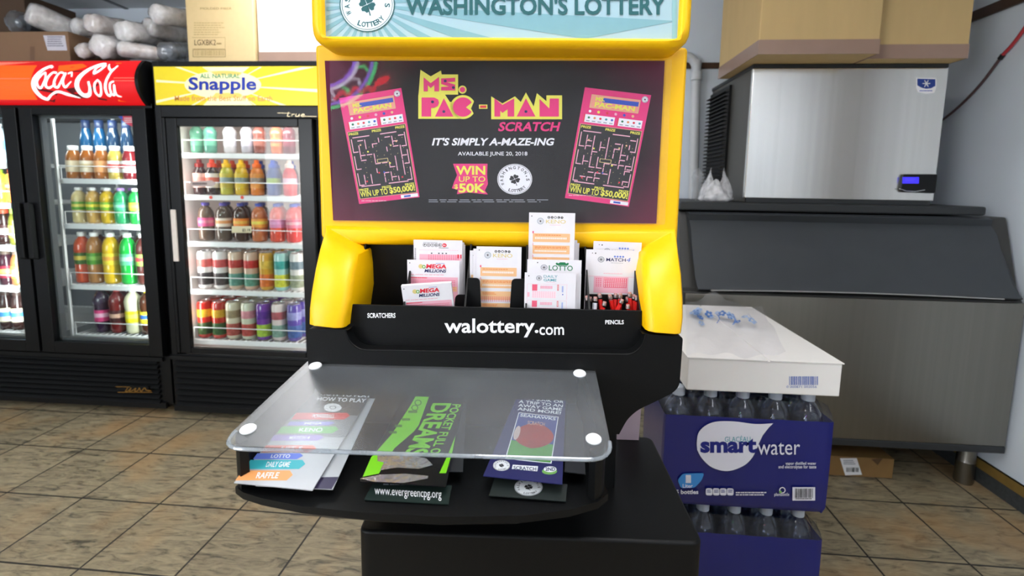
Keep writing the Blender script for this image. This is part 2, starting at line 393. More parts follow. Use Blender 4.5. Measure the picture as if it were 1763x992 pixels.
# lamps in the ceiling
diff = mat('lit_lamp_diffuser', 'fbfcff', .5, var=0, emit=11.0)
for (x, y, lab) in ((-1.155, 2.15, 'white ceiling lamp over the front of the drink coolers'), (.065, .55, 'white ceiling lamp above the lottery stand'),
                    (-1.155, -.3, 'white ceiling lamp over the open floor behind the viewer'), (1.285, -.95, 'white ceiling lamp added behind the viewer to brighten the side wall')):  # last lamp is an unseen addition that brightens side wall and steel
    t = thing('ceiling_lamp', lab, 'lamp', (x, y, CEIL), group='lamps in the ceiling')
    fr = MB()
    for a in ((-.3, .3, -.6, -.57), (-.3, .3, .57, .6), (-.3, -.27, -.57, .57), (.27, .3, -.57, .57)): fr.box(x + a[0], x + a[1], y + a[2], y + a[3], CEIL - .02, CEIL)
    fr.build('lamp_frame', white, t, smooth=0)
    MB().box(x - .27, x + .27, y - .57, y + .57, CEIL - .012, CEIL - .002).build('diffuser', diff, t, smooth=0)

# ------------------------------------------------------------------ drinks
ORD = ['first', 'second', 'third', 'fourth', 'fifth', 'sixth', 'seventh', 'eighth']
PROF = {
 'juice': dict(body=[(0, 0), (.9, 0), (1, .03), (1, .2), (.97, .22), (.97, .52), (1, .54), (1, .62), (.9, .72), (.68, .83), (.6, .87), (.6, .9)], cap=(.86, 1, .66), lab=(.2, .54)),
 'soda': dict(body=[(0, .02), (.6, 0), (.85, .01), (1, .06), (1, .3), (.94, .36), (.94, .56), (1, .6), (.97, .66), (.8, .76), (.5, .87), (.34, .91), (.34, .94)], cap=(.93, 1, .4), lab=(.32, .58)),
 'dome': dict(body=[(0, .02), (.6, 0), (.85, .01), (1, .05), (1, .36), (.95, .38), (.95, .6), (1, .62), (1, .68), (.92, .77), (.7, .86), (.42, .9), (.42, .94)], cap=(.92, 1, .5), lab=(.38, .6)),
 'sport': dict(body=[(0, 0), (.85, 0), (1, .03), (1, .22), (.86, .36), (.9, .48), (1, .6), (.8, .72), (.6, .76), (.6, .8)], cap=(.78, 1, .66), lab=(.2, .6)),
 'bulb': dict(body=[(0, .02), (.6, 0), (.85, .01), (1, .06), (1, .5), (1, .56), (1.08, .66), (1.08, .74), (.9, .84), (.5, .92), (.36, .95)], cap=(.94, 1, .4), lab=(.26, .52)),
}
KIT = {}
def drink_parts(kind, h, r, body, cap, lab, band):
    """mesh data of one kind of drink, made once: list of (name, mesh)"""
    key = (kind, round(h, 3), round(r, 3), body, cap, lab, band)
    if key in KIT: return KIT[key]
    INV['_'] = ID; out = []
    def keep(mb, nm, m):
        o = mb.build(nm, m, smooth=50); out.append((nm, o.data)); bpy.data.objects.remove(o)
    bm_ = mat('drink_' + body, body, .12, var=.1, scale=25, spec=.6, coat=.5)
    if kind == 'can':
        keep(MB().lathe([(0, .004), (r * .72, .004), (r * .76, 0), (r * .8, .002), (r, h * .05), (r, h * .93), (r * .88, h * .985), (r * .84, h)], seg=20), 'can_body', bm_)
        alu = mat('can_aluminium', 'c9cbcd', .25, metal=1)
        lid = MB().lathe([(r * .84, h - .001), (r * .87, h + .002), (r * .83, h + .003), (r * .78, h - .003), (0, h - .003)], seg=20)
        lid.box(-r * .18, r * .18, -r * .5, r * .1, h - .003, h - .0015); keep(lid, 'can_lid', alu)
        if band: keep(MB().lathe([(r * 1.006, h * .1), (r * 1.012, h * .11), (r * 1.012, h * .42), (r * 1.006, h * .43)], seg=20), 'printed_band', mat('print_' + band, band, .25, var=.6, scale=55))
        if lab: keep(MB().lathe([(r * 1.006, h * .58), (r * 1.012, h * .59), (r * 1.012, h * .78), (r * 1.006, h * .79)], seg=20), 'printed_name', mat('print_' + lab, lab, .25, var=.5, scale=70, stretch=(1, 1, .6)))
    else:
        p = PROF[kind]
        keep(MB().lathe([(a * r, b * h) for a, b in p['body']] + [(0, p['body'][-1][1] * h)], seg=20), 'bottle_body', bm_)
        c0, c1, cr = p['cap']
        if kind == 'sport': keep(MB().lathe([(cr * r, c0 * h), (cr * r, .88 * h), (cr * r * .6, .9 * h), (cr * r * .5, h), (0, h)], seg=16), 'cap', mat('cap_' + cap, cap, .35))
        else: keep(MB().lathe([(cr * r * .98, c0 * h), (cr * r, c0 * h + .001), (cr * r, h - .002), (cr * r * .9, h), (0, h)], seg=16), 'cap', mat('cap_' + cap, cap, .35))
        if lab:
            a, b = p['lab']; q = [(1.012 * r, a * h), (1.016 * r, a * h + .001), (1.016 * r, b * h), (1.012 * r, b * h + .001)]
            keep(MB().lathe(q, seg=20), 'label', mat('label_' + lab, lab, .4, var=.22, scale=40))
            if band:
                hb = (b - a) * .38
                keep(MB().lathe([(1.02 * r, (a + hb) * h), (1.026 * r, (a + hb) * h), (1.026 * r, (b - hb * .7) * h), (1.02 * r, (b - hb * .7) * h)], seg=20), 'label_band', mat('label_band_' + band, band, .4, var=.35, scale=60))
    KIT[key] = out; return out
def drink(name, label, group, x, y, z, kind, h, r, body, cap='f2f2f2', lab=None, band=None):
    t = thing(name, label, 'can' if kind == 'can' else 'bottle', (x, y, z), (0, 0, rnd.uniform(-.6, .6)), group)
    for nm, me in drink_parts(kind, h, r, body, cap, lab, band):
        o = bpy.data.objects.new(nm, me); C.objects.link(o); o.parent = t
    return t
def shelf(parent, x0, x1, y0, y1, z):
    m = MB().box(x0, x1, y0, y0 + .012, z - .026, z - .002)
    m.box(x0, x1, y1 - .006, y1, z - .01, z - .003)
    n = int((x1 - x0) / .03)
    for i in range(n + 1): x = x0 + (x1 - x0) * i / n; m.box(x - .0018, x + .0018, y0 + .012, y1 - .006, z - .006, z - .001)
    m.tube([(x0 + .003, y0 + .006, z + .062), (x1 - .003, y0 + .006, z + .062)], .0022, 6)
    for x in (x0 + .004, x1 - .004): m.tube([(x, y0 + .006, z - .01), (x, y0 + .006, z + .062)], .0022, 6)
    return m.build('wire_shelf', wire, parent, smooth=30)

# ------------------------------------------------------------------ red cooler with two swing doors
YC = 2.28
sx = lambda px, py, Y=YC: at_y(px, py, Y).x
sz = lambda px, py, Y=YC: at_y(px, py, Y).z
cx1 = sx(262, 182); cx0 = cx1 - 1.37
cz1 = sz(150, 106); hz0 = sz(130, 182); dz1 = sz(160, 187); dz0 = sz(180, 607); YBK = 2.98
coke = thing('drinks_cooler', 'black two-door drinks cooler under a red curved sign with white script', 'cooler', ((cx0 + cx1) / 2, 2.6, 0))
m = MB()
m.box(cx0, cx0 + .04, YC, YBK, .03, cz1).box(cx1 - .04, cx1, YC + .02, YBK, .03, cz1).box(cx0, cx1, YBK - .03, YBK, .03, cz1)
m.box(cx0, cx1, YC + .03, YBK, hz0, cz1).box(cx0, cx1, YC, YBK, .05, dz0 - .005).box(cx0, cx1, YC - .003, YC + .03, hz0 - .012, hz0 + .01)
xm = (sx(63, 400) + sx(50, 400)) / 2
m.box(xm - .02, xm + .02, YC + .025, YC + .08, dz0, hz0)
m.build('cabinet', black_gloss, coke, smooth=0, bevel=.003)
lin_c = mat('grey_cooler_liner', '5d6064', .4, var=.05)
m = MB(); ix0, ix1, iz0, iz1 = cx0 + .045, cx1 - .045, dz0 + .005, hz0 - .005
m.box(ix0 - .004, ix0, YC + .05, YBK - .035, iz0, iz1).box(ix1, ix1 + .004, YC + .05, YBK - .035, iz0, iz1).box(ix0, ix1, YBK - .039, YBK - .035, iz0, iz1).box(ix0, ix1, YC + .05, YBK - .035, iz0 - .004, iz0)
m.build('inner_liner', lin_c, coke, smooth=0)
# curved lit sign
red_sign = mat('lit_red_sign', 'd8161c', .25, var=.03, scale=6, emit=.55); orange_sign = mat('lit_orange_sign', 'f4601a', .25, var=.05, scale=4, emit=.65)
sign_white = mat('lit_white_lettering', 'ffffff', .3, var=0, emit=.75); sign_dark = mat('dark_red_print', '5a0d12', .3, var=.3, scale=30, emit=.08)
sign_blush = mat('lit_pale_red_print', 'f07a66', .3, var=.1, emit=.6)
hx1 = sx(252, 140); hx0 = cx0 + .02
def hdr(u, v):           # u, v in the pixels of the photograph, laid on the convex sign
    q = at_y(u, v, YC - .03); t = (q.z - hz0) / (cz1 - hz0); return Vector((q.x, YC - .012 - .05 * math.sin(math.pi * min(max(t, 0), 1)) ** .8, q.z))
def sgn_surface(x0, x1, off=0):
    mb = MB(); secs = []
    for k in range(13):
        t = k / 12; secs.append([(x, YC - .012 + off - .05 * math.sin(math.pi * t) ** .8, hz0 + (cz1 - hz0) * t) for x in (x0, x1)])
    return mb.loft(secs, closed=False, caps=False)
sg = sgn_surface(hx0, hx1).build('header_sign', red_sign, coke, smooth=60)
m = MB().loft([[(x, y, z) for y, z in [(YC - .016 - .054 * math.sin(math.pi * k / 12) ** .8, hz0 + (cz1 - hz0) * k / 12) for k in range(13)] + [(YC + .05, cz1), (YC + .05, hz0)]] for x in (hx1, cx1 - .004)])
m.build('sign_end_cap', black_gloss, coke)
s = Pr(hdr, (0, -1, 0), .0008)
def C1(u, v): return (u / 5.185, v / 5.185)
s.grid(-40, 113, 66, 172, orange_sign, 1, 6, 8)
for k in range(6):
    v0 = 106.5 + k * 1.2
    s.poly([(-40, v0), (60 - k * 9, v0), (40 - k * 12, v0 + 1.3), (-40, v0 + 1.3)], sign_blush, 2)
s.rect(-40, 137.5, 64, 138.5, sign_blush, 2); s.rect(206, 136.3, 248, 137.2, sign_blush, 2); s.rect(206, 141.2, 248, 142, sign_blush, 2)
s.poly([C1(*p) for p in ((430, 900), (380, 800), (470, 810), (560, 830), (480, 912))], sign_dark, 2)
s.poly([C1(*p) for p in ((690, 640), (780, 640), (720, 800), (800, 880), (700, 880), (640, 810))], sign_dark, 2)
s.poly([C1(*p) for p in ((880, 680), (960, 620), (930, 760), (960, 900), (890, 890), (860, 800))], sign_dark, 2)
s.poly([C1(*p) for p in ((540, 590), (740, 570), (800, 600), (700, 640), (560, 650))], orange_sign, 2)
s.poly([C1(*p) for p in ((1030, 560), (1080, 560), (1075, 900), (1130, 910), (1060, 905), (1000, 740))], orange_sign, 2)
def scr(pts, w, l=4, f=1.0): s.stroke([C1(*p) for p in pts], [x * f * (.86 if max(w) > 40 else .66) / 5.185 for x in w], sign_white, l)
scr([(500, 612), (470, 600), (420, 640), (375, 720), (365, 800), (395, 868), (440, 890)], [20, 34, 40, 46, 46, 40, 26])
scr([(440, 890), (500, 850), (565, 828), (640, 850), (740, 880)], [26, 22, 30, 40, 4])
scr([(460, 655), (425, 690), (395, 745), (410, 795), (440, 780), (470, 715), (460, 660)], [20, 30, 34, 30, 26, 26, 20])
scr([(560, 665), (525, 660), (490, 710), (470, 775), (500, 795), (560, 760)], [26, 30, 34, 36, 28, 14])
scr([(630, 670), (590, 660), (560, 710), (545, 775), (575, 790), (610, 740), (640, 665), (625, 740), (640, 790), (700, 740)], [22, 26, 30, 34, 28, 24, 30, 32, 28, 12])
scr([(700, 700), (690, 660), (660, 670)], [16, 24, 22])
scr([(930, 600), (960, 590), (930, 640), (890, 665), (895, 610), (950, 575), (900, 580), (820, 640), (760, 720), (745, 800), (775, 855), (830, 850), (855, 800), (850, 740)], [12, 22, 26, 26, 24, 20, 28, 40, 46, 46, 42, 34, 28, 20])
scr([(935, 725), (905, 760), (893, 830), (915, 862), (945, 830), (955, 760), (930, 728)], [22, 28, 30, 28, 26, 26, 20])
scr([(1070, 590), (1040, 640), (1000, 610), (985, 575)], [22, 30, 26, 12])
scr([(1050, 620), (1000, 760), (990, 840), (1010, 860), (1040, 820)], [28, 34, 34, 28, 14])
scr([(1075, 740), (1040, 760), (1030, 840), (1055, 850), (1075, 770), (1070, 850), (1110, 870)], [20, 24, 28, 24, 26, 28, 8])
s.build('script_lettering', sg)
# doors
def swing_door(x0, x1, gx0, gx1, gz0, gz1, hx):
    d = MB()
    for a in ((x0, gx0, dz0, dz1), (gx1, x1, dz0, dz1), (gx0, gx1, dz0, gz0), (gx0, gx1, gz1, dz1)): d.box(a[0], a[1], YC - .03, YC + .018, a[2], a[3])
    dr = d.build('door', black_gloss, coke, smooth=0, bevel=.003)
    g = MB()
    for a in ((gx0, gx0 + .012, gz0, gz1), (gx1 - .012, gx1, gz0, gz1), (gx0, gx1, gz0, gz0 + .012), (gx0, gx1, gz1 - .012, gz1)): g.box(a[0], a[1], YC + .002, YC + .03, a[2], a[3])
    g.build('pane_gasket', mat('grey_gasket', '4b4d50', .5), dr, smooth=0)
    MB().box(gx0, gx1, YC - .012, YC - .008, gz0, gz1).build('glass_pane', glass, dr, smooth=0)
    MB().prism(round_poly([(0, 0), (.05, .03), (.05, .04), (0, .04)], .01) and [(hx - .018, YC - .03, sz(55, 445)), (hx + .018, YC - .03, sz(55, 445)), (hx + .014, YC - .055, sz(55, 442)), (hx - .014, YC - .055, sz(55, 442))],
               (0, 0, sz(55, 351) - sz(55, 445))).build('door_handle', black, dr, bevel=.004)
    return dr
g_z1, g_z0 = sz(150, 199), sz(180, 588)
d2x0, d2x1, g2x0, g2x1 = sx(63, 400), sx(273, 400), sx(85, 400), sx(250, 400)
d1x1, g1x1 = sx(58, 400), sx(35, 400); d1w = d2x1 - d2x0
dr2 = swing_door(d2x0, d2x1, g2x0, g2x1, g_z0, g_z1, d2x0 + .02)
dr1 = swing_door(d1x1 - d1w, d1x1, d1x1 - d1w + .06, g1x1, g_z0, g_z1, d1x1 - .015)
# round red sticker in the pane's upper corner
s = Pr(lambda u, v: at_y(u, v, YC - .0125), (0, -1, 0), .0004); stk = mat('red_sticker', 'd8465c', .4)
s.poly([(206, 200), (235.5, 200), (236.5, 218.5), (228, 218), (217, 213), (209, 205)], stk, 1); s.lines(214, 203, 233, 213, mat('sticker_white', 'f3e6ea', .4), 2, 3, .45, 4)
s.poly([(204, 200), (211, 200), (212, 206), (207, 204)], blue_ink, 2); s.build('sticker', dr2)
# grille under the doors
m = MB(); bz1 = dz0 - .01
for i in range(9): z = .055 + (bz1 - .09) * i / 8; m.prism([(cx0 + .03, YC - .004, z), (cx0 + .03, YC - .02, z + .004), (cx0 + .03, YC - .004, z + .02)], (cx1 - cx0 - .09, 0, 0))
m.box(cx0, cx1 - .03, YC - .016, YC, bz1 - .02, bz1).box(cx0, cx1 - .03, YC - .012, YC, .03, .06)
gr = m.build('vent_grille', black, coke, smooth=0)
bx = at_y(230, 668, YC - .02)
bd = MB().box(bx.x - .085, bx.x + .085, YC - .026, YC - .018, bx.z - .014, bx.z + .014).build('maker_badge', black_gloss, gr, bevel=.002)
gold = mat('gold_lettering', 'b98b45', .3, metal=.8)
s = Pr(lambda u, v: at_y(u, v, YC - .0265), (0, -1, 0), .0005)
s.stroke([(199, 666), (224, 666.5)], .9, gold); s.stroke([(220, 668), (216, 674), (221, 673), (226, 668), (223, 674), (229, 672), (234, 668.5), (232, 674), (238, 672), (240, 668), (243, 674), (249, 668), (252, 672), (260, 673)], 1.3, gold); s.rect(203, 675, 262, 676, gold)
s.build('gold_script', bd)
for x in (cx0 + .1, cx1 - .1):
    for y in (YC + .08, YBK - .08): MB().lathe([(.0, 0), (.02, 0), (.02, .05), (0, .05)], (x, y, 0), 12).build('foot', black, coke)
lampm = mat('lit_cooler_tube', 'fdfdff', .4, var=0, emit=4.0)
MB().box(g2x0 - .02, g2x1 - .1, YC + .045, YC + .06, g_z1 - .002, g_z1 + .008).build('cooler_tube', lampm, coke, smooth=0)
MB().box(d1x1 - d1w + .1, g1x1 - .02, YC + .045, YC + .06, g_z1 - .002, g_z1 + .008).build('cooler_tube', lampm, coke, smooth=0)
for xa in ((g2x0 + g2x1) / 2, g2x0 + (g2x1 - g2x0) * -1.0):
    area('cooler_glow', (xa, YC + .06, iz1 - .02), (R(38), 0, 0), .4, .05, 4.5, (.95, 1, 1))
    area('cooler_glow', (xa + .2, YC + .055, (iz0 + iz1) / 2), (R(90), 0, R(35)), .03, 1.0, 5.5, (.95, 1, 1))
# shelves and the bottles on them
RC = 'red-signed cooler'
SY0, SY1 = 2.355, 2.92
def row(cname, gname, shelf_name, Y, z, xs, kind, h, r, cols, noun='bottle', ypx=300, lead='', start=0):
    for i, (px, c) in enumerate(zip(xs, cols)):
        d, body, cap, lab, band = c
        p = at_y(px, ypx, min(Y, 2.42)); lo, hi = (sxa - .010, cx1 - .056) if cname == RC else (nx0 + .04, nx1 - .056); p.x = min(max(p.x, lo + r), hi - r)
        nm = {'can': 'drink_can'}.get(kind, 'juice_bottle' if kind in ('juice', 'sport') else 'soda_bottle')
        drink(nm, f"{d}, {lead}{ORD[start + i]} from the {gname}, {shelf_name}, {cname}", f"drinks on the {shelf_name}, {cname}", p.x, Y, z, kind, h, r, body, cap, lab, band)
def zrow(px, py): return at_y(px, py, 2.37).z
s1z, s2z, s3z, s4z = zrow(176, 308), zrow(186, 386), zrow(190, 490.5), zrow(195, 576)
sxa, sxb = sx(112, 400, SY0), cx1 - .055
for z in (s1z, s2z, s3z, s4z): shelf(coke, sxa, sxb, SY0, SY1, z)
sps = MB()
for x in (sxa - .012,):
    sps.box(x - .012, x, SY0, SY0 + .012, iz0, iz1).box(x - .012, x, SY0 + .35, SY0 + .362, iz0, iz1)
sps.build('shelf_post', wire, coke, smooth=0)
def hh(y0, y1, px=190, Y=2.39): return at_y(px, y0, Y).z - at_y(px, y1, Y).z
PO = 'door post'
row(RC, PO, 'top shelf', 2.41, s1z, (127.5, 151.9, 175.7, 199.5, 223.9), 'juice', hh(251, 308), .0345, [
    ('amber juice bottle, cream label', '9a5a1e', 'f4f4f4', 'd8c6a8', None), ('amber juice bottle, white and cream label', '935119', 'f4f4f4', 'e2d6c0', 'c9b48c'),
    ('amber juice bottle, peach label', '9c5a20', 'f4f4f4', 'd99a66', None), ('yellow juice bottle, red and white label', 'b9a04a', 'f4f4f4', 'f0eae6', 'd8463c'),
    ('dark red juice bottle, white label', '6d1a20', 'f4f4f4', 'f0eeec', 'c92f3a')], ypx=280)
row(RC, PO, 'top shelf', 2.50, s1z, (127.5, 151.9, 175.7, 199.5, 223.9), 'juice', hh(203, 304, 190, 2.5), .031, [
    ('tall dark blue bottle at the back', '0e4a74', '1d2d50', None, None)] * 2 + [('tall navy bottle at the back', '16324e', '1d2d50', None, None)] * 2 + [('tall grey-blue bottle at the back', '22384a', '26324a', None, None)], ypx=280)
row(RC, PO, 'second shelf', 2.41, s2z, (138, 162.5, 186.8, 210, 235.5), 'dome', hh(324.5, 386), .0335, [
    ('pale tea bottle, green label', 'cdbb86', 'f6f6f6', '5c9a2c', 'e2cf62'), ('golden tea bottle, green label', 'c39a52', 'f6f6f6', '6aa02c', 'f0d040'),
    ('yellow tea bottle, green and yellow label', 'c9a51c', 'f6f6f6', '7fae2a', 'f0e050'), ('green bottle with lilac cap', '2c9a62', 'b48ad0', '46b080', '8fd0b0'),
    ('bright green bottle, yellow label', '1fa040', 'f6f6f6', 'd8c23a', 'f0d860')], ypx=360)
row(RC, PO, 'second shelf', 2.49, s2z, (138, 162.5, 186.8, 210, 235.5), 'dome', hh(324.5, 386), .0335, [
    ('brown tea bottle in the row behind', '7a5a34', 'f0f0f0', '4a7030', None)] * 3 + [('green bottle with purple cap behind', '2a8a5a', '9a6ac0', '3c9a6c', None)] * 2, ypx=360)
row(RC, PO, 'third shelf', 2.415, s3z, (138, 165.6, 193, 222, 249), 'dome', hh(402.7, 490), .0385, [
    ('large coral red tea bottle', 'c9502e', 'f6f6f6', '3d6424', 'd8c04a'), ('large amber tea bottle, green label', 'a5713c', 'f6f6f6', '4a8a28', '7aa84a'),
    ('large yellow soda bottle', 'e0b81e', 'f6f6f6', 'e8cf3c', 'f0a040'), ('large green soda bottle', '14a63c', 'f6f6f6', '5fc08c', 'a8d8c0'),
    ('large dark red tea bottle, green label', '4a2420', 'f6f6f6', '86b84a', 'd04048')], ypx=450)
row(RC, PO, 'third shelf', 2.51, s3z, (138, 165.6, 193, 222), 'dome', hh(402.7, 490), .0385, [
    ('large brown bottle in the row behind', '6a3a24', 'e8e8e8', '3c5a24', None)] * 4, ypx=450)
row(RC, PO, 'bottom shelf', 2.42, s4z, (178, 204, 231, 256), 'bulb', hh(504, 578), .037, [
    ('purple bottle, pink label', '33203a', '2a2a30', 'd0407a', 'f0b0c8'), ('cherry red bottle, dark label', '6a1c1e', 'b02a2a', '40181c', 'c8a08c'),
    ('cloudy pale bottle, yellow label', 'd8d6b4', 'e8e8e0', 'e8d820', 'f4e860'), ('brown bottle, yellow and blue label', '3e2114', 'd8c030', 'e4d030', '2c5aa8')], ypx=545)
row(RC, PO, 'bottom shelf', 2.51, s4z, (155, 182, 208, 245), 'bulb', hh(504, 578), .037, [
    ('maroon bottle in the row behind', '5a2024', '8a2a2a', None, None)] * 3 + [('clear pale bottle in the row behind', 'b8b8a0', 'e0e0e0', None, None)], ypx=545)
# first door, only a strip of it in view
ez = [zrow(15, y) for y in (281, 350, 423, 493, 570)]
ea, eb = d1x1 - d1w + .03, xm - .035
for z in ez: shelf(coke, ea, eb, SY0, SY1, z)
EN = ['top shelf', 'second shelf', 'third shelf', 'fourth shelf', 'bottom shelf']
for k, (knd, top, cols) in enumerate((
    ('soda', 213, [('pale blue water bottle', '9fb6c4', 'e8eef2', '5a90b8', None), ('clear grey water bottle', 'a8b4ba', 'e8eef2', '6a98b8', None)]),
    ('dome', 293, [('orange juice bottle, red label', 'e2702a', 'e04030', 'd84a2c', 'f0b060'), ('lime yellow juice bottle', 'b8c832', '8ab030', 'd0cc40', '7aa030')]),
    ('juice', 361, [('dark olive bottle with green cap', '5a5a1e', '8ac050', '9aa848', None), ('dark cola bottle with red cap', '2a1412', 'd04a30', '3a1a1c', 'd8d0cc')]),
    ('juice', 433, [('brown juice bottle, peach label', '9a5a34', '6a5a50', 'd88a40', 'e8c070'), ('dark purple juice bottle', '3c1c28', '6a5a50', '8a2038', 'e0c468')]),
    ('juice', 504, [('dark bottle, cream and blue label', '2e1a18', '40302c', 'e8dcc0', '4a90d0'), ('brown bottle, cream and blue label', '2e1a18', '40302c', 'e8dcc0', '4a90d0')]))):
    for j, px in enumerate(((23, 1) if k < 2 else (29, 8))):
        yb = (281, 350, 423, 493, 570)[k]; px2 = px + (4 if k > 2 else 0); p = at_y(px2, (top + yb) / 2, 2.42); c = cols[j]
        drink('juice_bottle', f"{c[0]}, {('first', 'second')[j]} from the post in the end door, {EN[k]}", f'drinks behind the end door, {EN[k]}', p.x, 2.42, ez[k], knd, hh(top, yb, 15, 2.42), .033, c[1], c[2], c[3], c[4])

# ------------------------------------------------------------------ cooler with the yellow sign and sliding doors
YS = 2.26
tz = lambda px, py, Y=YS: at_y(px, py, Y).z
tx = lambda px, py, Y=YS: at_y(px, py, Y).x
nx0 = tx(281, 400); nx1 = nx0 + 1.19; nz1 = tz(400, 105); hb0, hb1 = tz(400, 182), tz(400, 114); nd1, nd0 = tz(400, 203), tz(400, 612)
snap = thing('drinks_cooler', 'black sliding-door drinks cooler under a yellow sign, full of cans and bottles', 'cooler', ((nx0 + nx1) / 2, 2.6, 0))
m = MB()
m.box(nx0, nx0 + .03, YS, YBK, .03, nz1).box(nx1 - .045, nx1, YS, YBK, .03, nz1).box(nx0, nx1, YBK - .03, YBK, .03, nz1).box(nx0 + .03, nx1 - .045, YS + .03, YBK - .03, hb0 - .06, nz1)
m.box(nx0 + .03, nx1 - .045, YS, YBK - .03, .05, nd0 - .005)
m.box(nx0 + .03, nx1 - .045, YS, YS + .03, hb1, nz1).box(nx0 + .03, nx1 - .045, YS, YS + .03, nd1 + .002, hb0).box(nx0 + .03, nx0 + .045, YS, YS + .05, nd0, nd1)
m.build('cabinet', black_gloss, snap, smooth=0, bevel=.003)
lin_s = mat('white_cooler_liner', 'f3e9e4', .45, var=.02)
jx0, jx1, jz0, jz1 = nx0 + .034, nx1 - .05, nd0 + .002, hb0 - .062
m = MB().box(jx0 - .004, jx0, YS + .06, YBK - .035, jz0, jz1).box(jx1, jx1 + .004, YS + .06, YBK - .035, jz0, jz1).box(jx0, jx1, YBK - .039, YBK - .035, jz0, jz1).box(jx0, jx1, YS + .06, YBK - .035, jz0 - .004, jz0).box(jx0, jx1, YS + .06, YBK - .035, jz1, jz1 + .004)
m.build('inner_liner', lin_s, snap, smooth=0)
ysign = mat('lit_yellow_sign', 'e6cf22', .3, var=.03, emit=.22); ywhite = mat('lit_cream_print', 'f4ecb8', .3, var=0, emit=.28)
bl_sign = mat('lit_blue_lettering', '0b2d9c', .3, var=0, emit=.1); gr_sign = mat('lit_green_lettering', '5c9a78', .3, var=0, emit=.1); or_sign = mat('lit_orange_lettering', 'd89a50', .3, var=0, emit=.15)
sg2 = MB().box(nx0 + .012, nx1 - .03, YS - .004, YS + .002, hb0 + .002, hb1 - .002).build('header_sign', ysign, snap, smooth=0)
s = Pr(lambda u, v: at_y(u, v, YS - .0042), (0, -1, 0), .0006)
def clipseg(a, half):       # one pale sun ray from the middle of the sign to its edge
    cu, cv, U0, U1, V0, V1 = 393, 147, 269, 556, 115.5, 181.2; out = []
    for s_ in (-half, half):
        x, y = math.cos(a + s_), math.sin(a + s_); t = min([((U1 if x > 0 else U0) - cu) / x if abs(x) > 1e-6 else 1e9, ((V1 if y > 0 else V0) - cv) / y if abs(y) > 1e-6 else 1e9]); out.append((cu + x * t, cv + y * t))
    return [(cu, cv)] + out
for i in range(22):
    a = 2 * math.pi * i / 22 + .06; s.poly(clipseg(a, .018 if abs(math.cos(a)) > .8 else .05), ywhite, 1)
s.ell(384, 146, 66, 24, ywhite, 2, 40); s.poly([(352, 115.5), (430, 115.5), (412, 130), (372, 130)], ywhite, 2); s.poly([(350, 181.2), (436, 181.2), (412, 160), (372, 160)], ywhite, 2)
s.text('Snapple', 325, 133, 442, 162, bl_sign, 4, .028)
s.text('ALL NATURAL', 345, 127, 414, 135, gr_sign, 5, .02)
s.text('Made from the Best Stuff on Earth', 301, 164.5, 469, 174, or_sign, 3, .012)
s.build('sign_print', sg2)
# sliding doors
def slide_door(x0, x1, gx0, gx1, gz0, gz1, yf, nm):
    d = MB()
    for a in ((x0, gx0, nd0, nd1), (gx1, x1, nd0, nd1), (gx0, gx1, nd0, gz0), (gx0, gx1, gz1, nd1)): d.box(a[0], a[1], yf, yf + .026, a[2], a[3])
    dr = d.build('door', black_gloss, snap, smooth=0, bevel=.004)
    MB().box(gx0, gx1, yf + .012, yf + .016, gz0, gz1).build('glass_pane', glass, dr, smooth=0)
    return dr
p0, p1, q0, q1, v1, v0 = tx(287, 400), tx(543, 400), tx(315, 400), tx(519, 400), tz(400, 218), tz(420, 603)
sd = slide_door(nx0 + .047, p1, q0, q1, v0, v1, YS + .002, 'a')
slide_door(p1 - .03, nx1 - .047, p1 + .015, nx1 - .09, v0, v1, YS + .032, 'b')
hm = mat('pale_door_handle', 'e6dcd2', .3, var=.1)
MB().box(tx(297, 405), tx(305.5, 405), YS - .006, YS + .004, tz(303, 450), tz(300, 361)).build('door_handle', hm, sd, bevel=.003)
tru = mat('pale_gold_script', 'cdbb96', .3, metal=.6)
s = Pr(lambda u, v: at_y(u, v, YS - .0005), (0, -1, 0), .0006)
s.stroke([(478, 194.5), (500, 195)], .8, tru); s.stroke([(497, 193.5), (495, 200), (499, 200.5)], 1.2, tru); s.stroke([(503, 196.5), (502, 200.5), (503.5, 197.5), (507, 196.5)], 1.2, tru)
s.stroke([(510, 196.5), (509, 200), (513, 200.3), (515.5, 196.8), (515, 200.5)], 1.2, tru); s.stroke([(519, 198.7), (524, 198), (522, 196.3), (518.5, 199), (521, 200.8), (526, 200)], 1.2, tru); s.stroke([(524, 200.3), (545, 200.8)], .8, tru)
s.build('maker_script', snap)
# little arrow sticker on the pane
s = Pr(lambda u, v: at_y(u, v, YS + .0118), (0, -1, 0), .0005)
s.poly([(328, 313), (365, 310.5), (372, 316), (366, 321), (329, 321)], mat('grey_sticker', 'b9a9a4', .5), 1); s.lines(332, 314.5, 361, 319, mat('sticker_ink', '6a5a58', .5), 2, 1, .8, 5)
s.build('arrow_sticker', sd)
m = MB(); bz = nd0 - .01
for i in range(8): z = .06 + (bz - .11) * i / 7; m.prism([(nx0 + .02, YS - .002, z), (nx0 + .02, YS - .02, z + .004), (nx0 + .02, YS - .002, z + .022)], (nx1 - nx0 - .04, 0, 0))
m.box(nx0, nx1, YS - .012, YS, bz - .02, bz).box(nx0, nx1, YS - .008, YS, .03, .06); m.build('vent_grille', black, snap, smooth=0)
for x in (nx0 + .1, nx1 - .1):
    for y in (YS + .08, YBK - .08): MB().lathe([(0, 0), (.02, 0), (.02, .05), (0, .05)], (x, y, 0), 12).build('foot', black, snap)
for x in (jx0 + .006, (p1 + jx1) / 2):
    MB().box(x, x + .012, YS + .062, YS + .074, jz0 + .1, jz1 - .05).build('cooler_tube', lampm, snap, smooth=0)
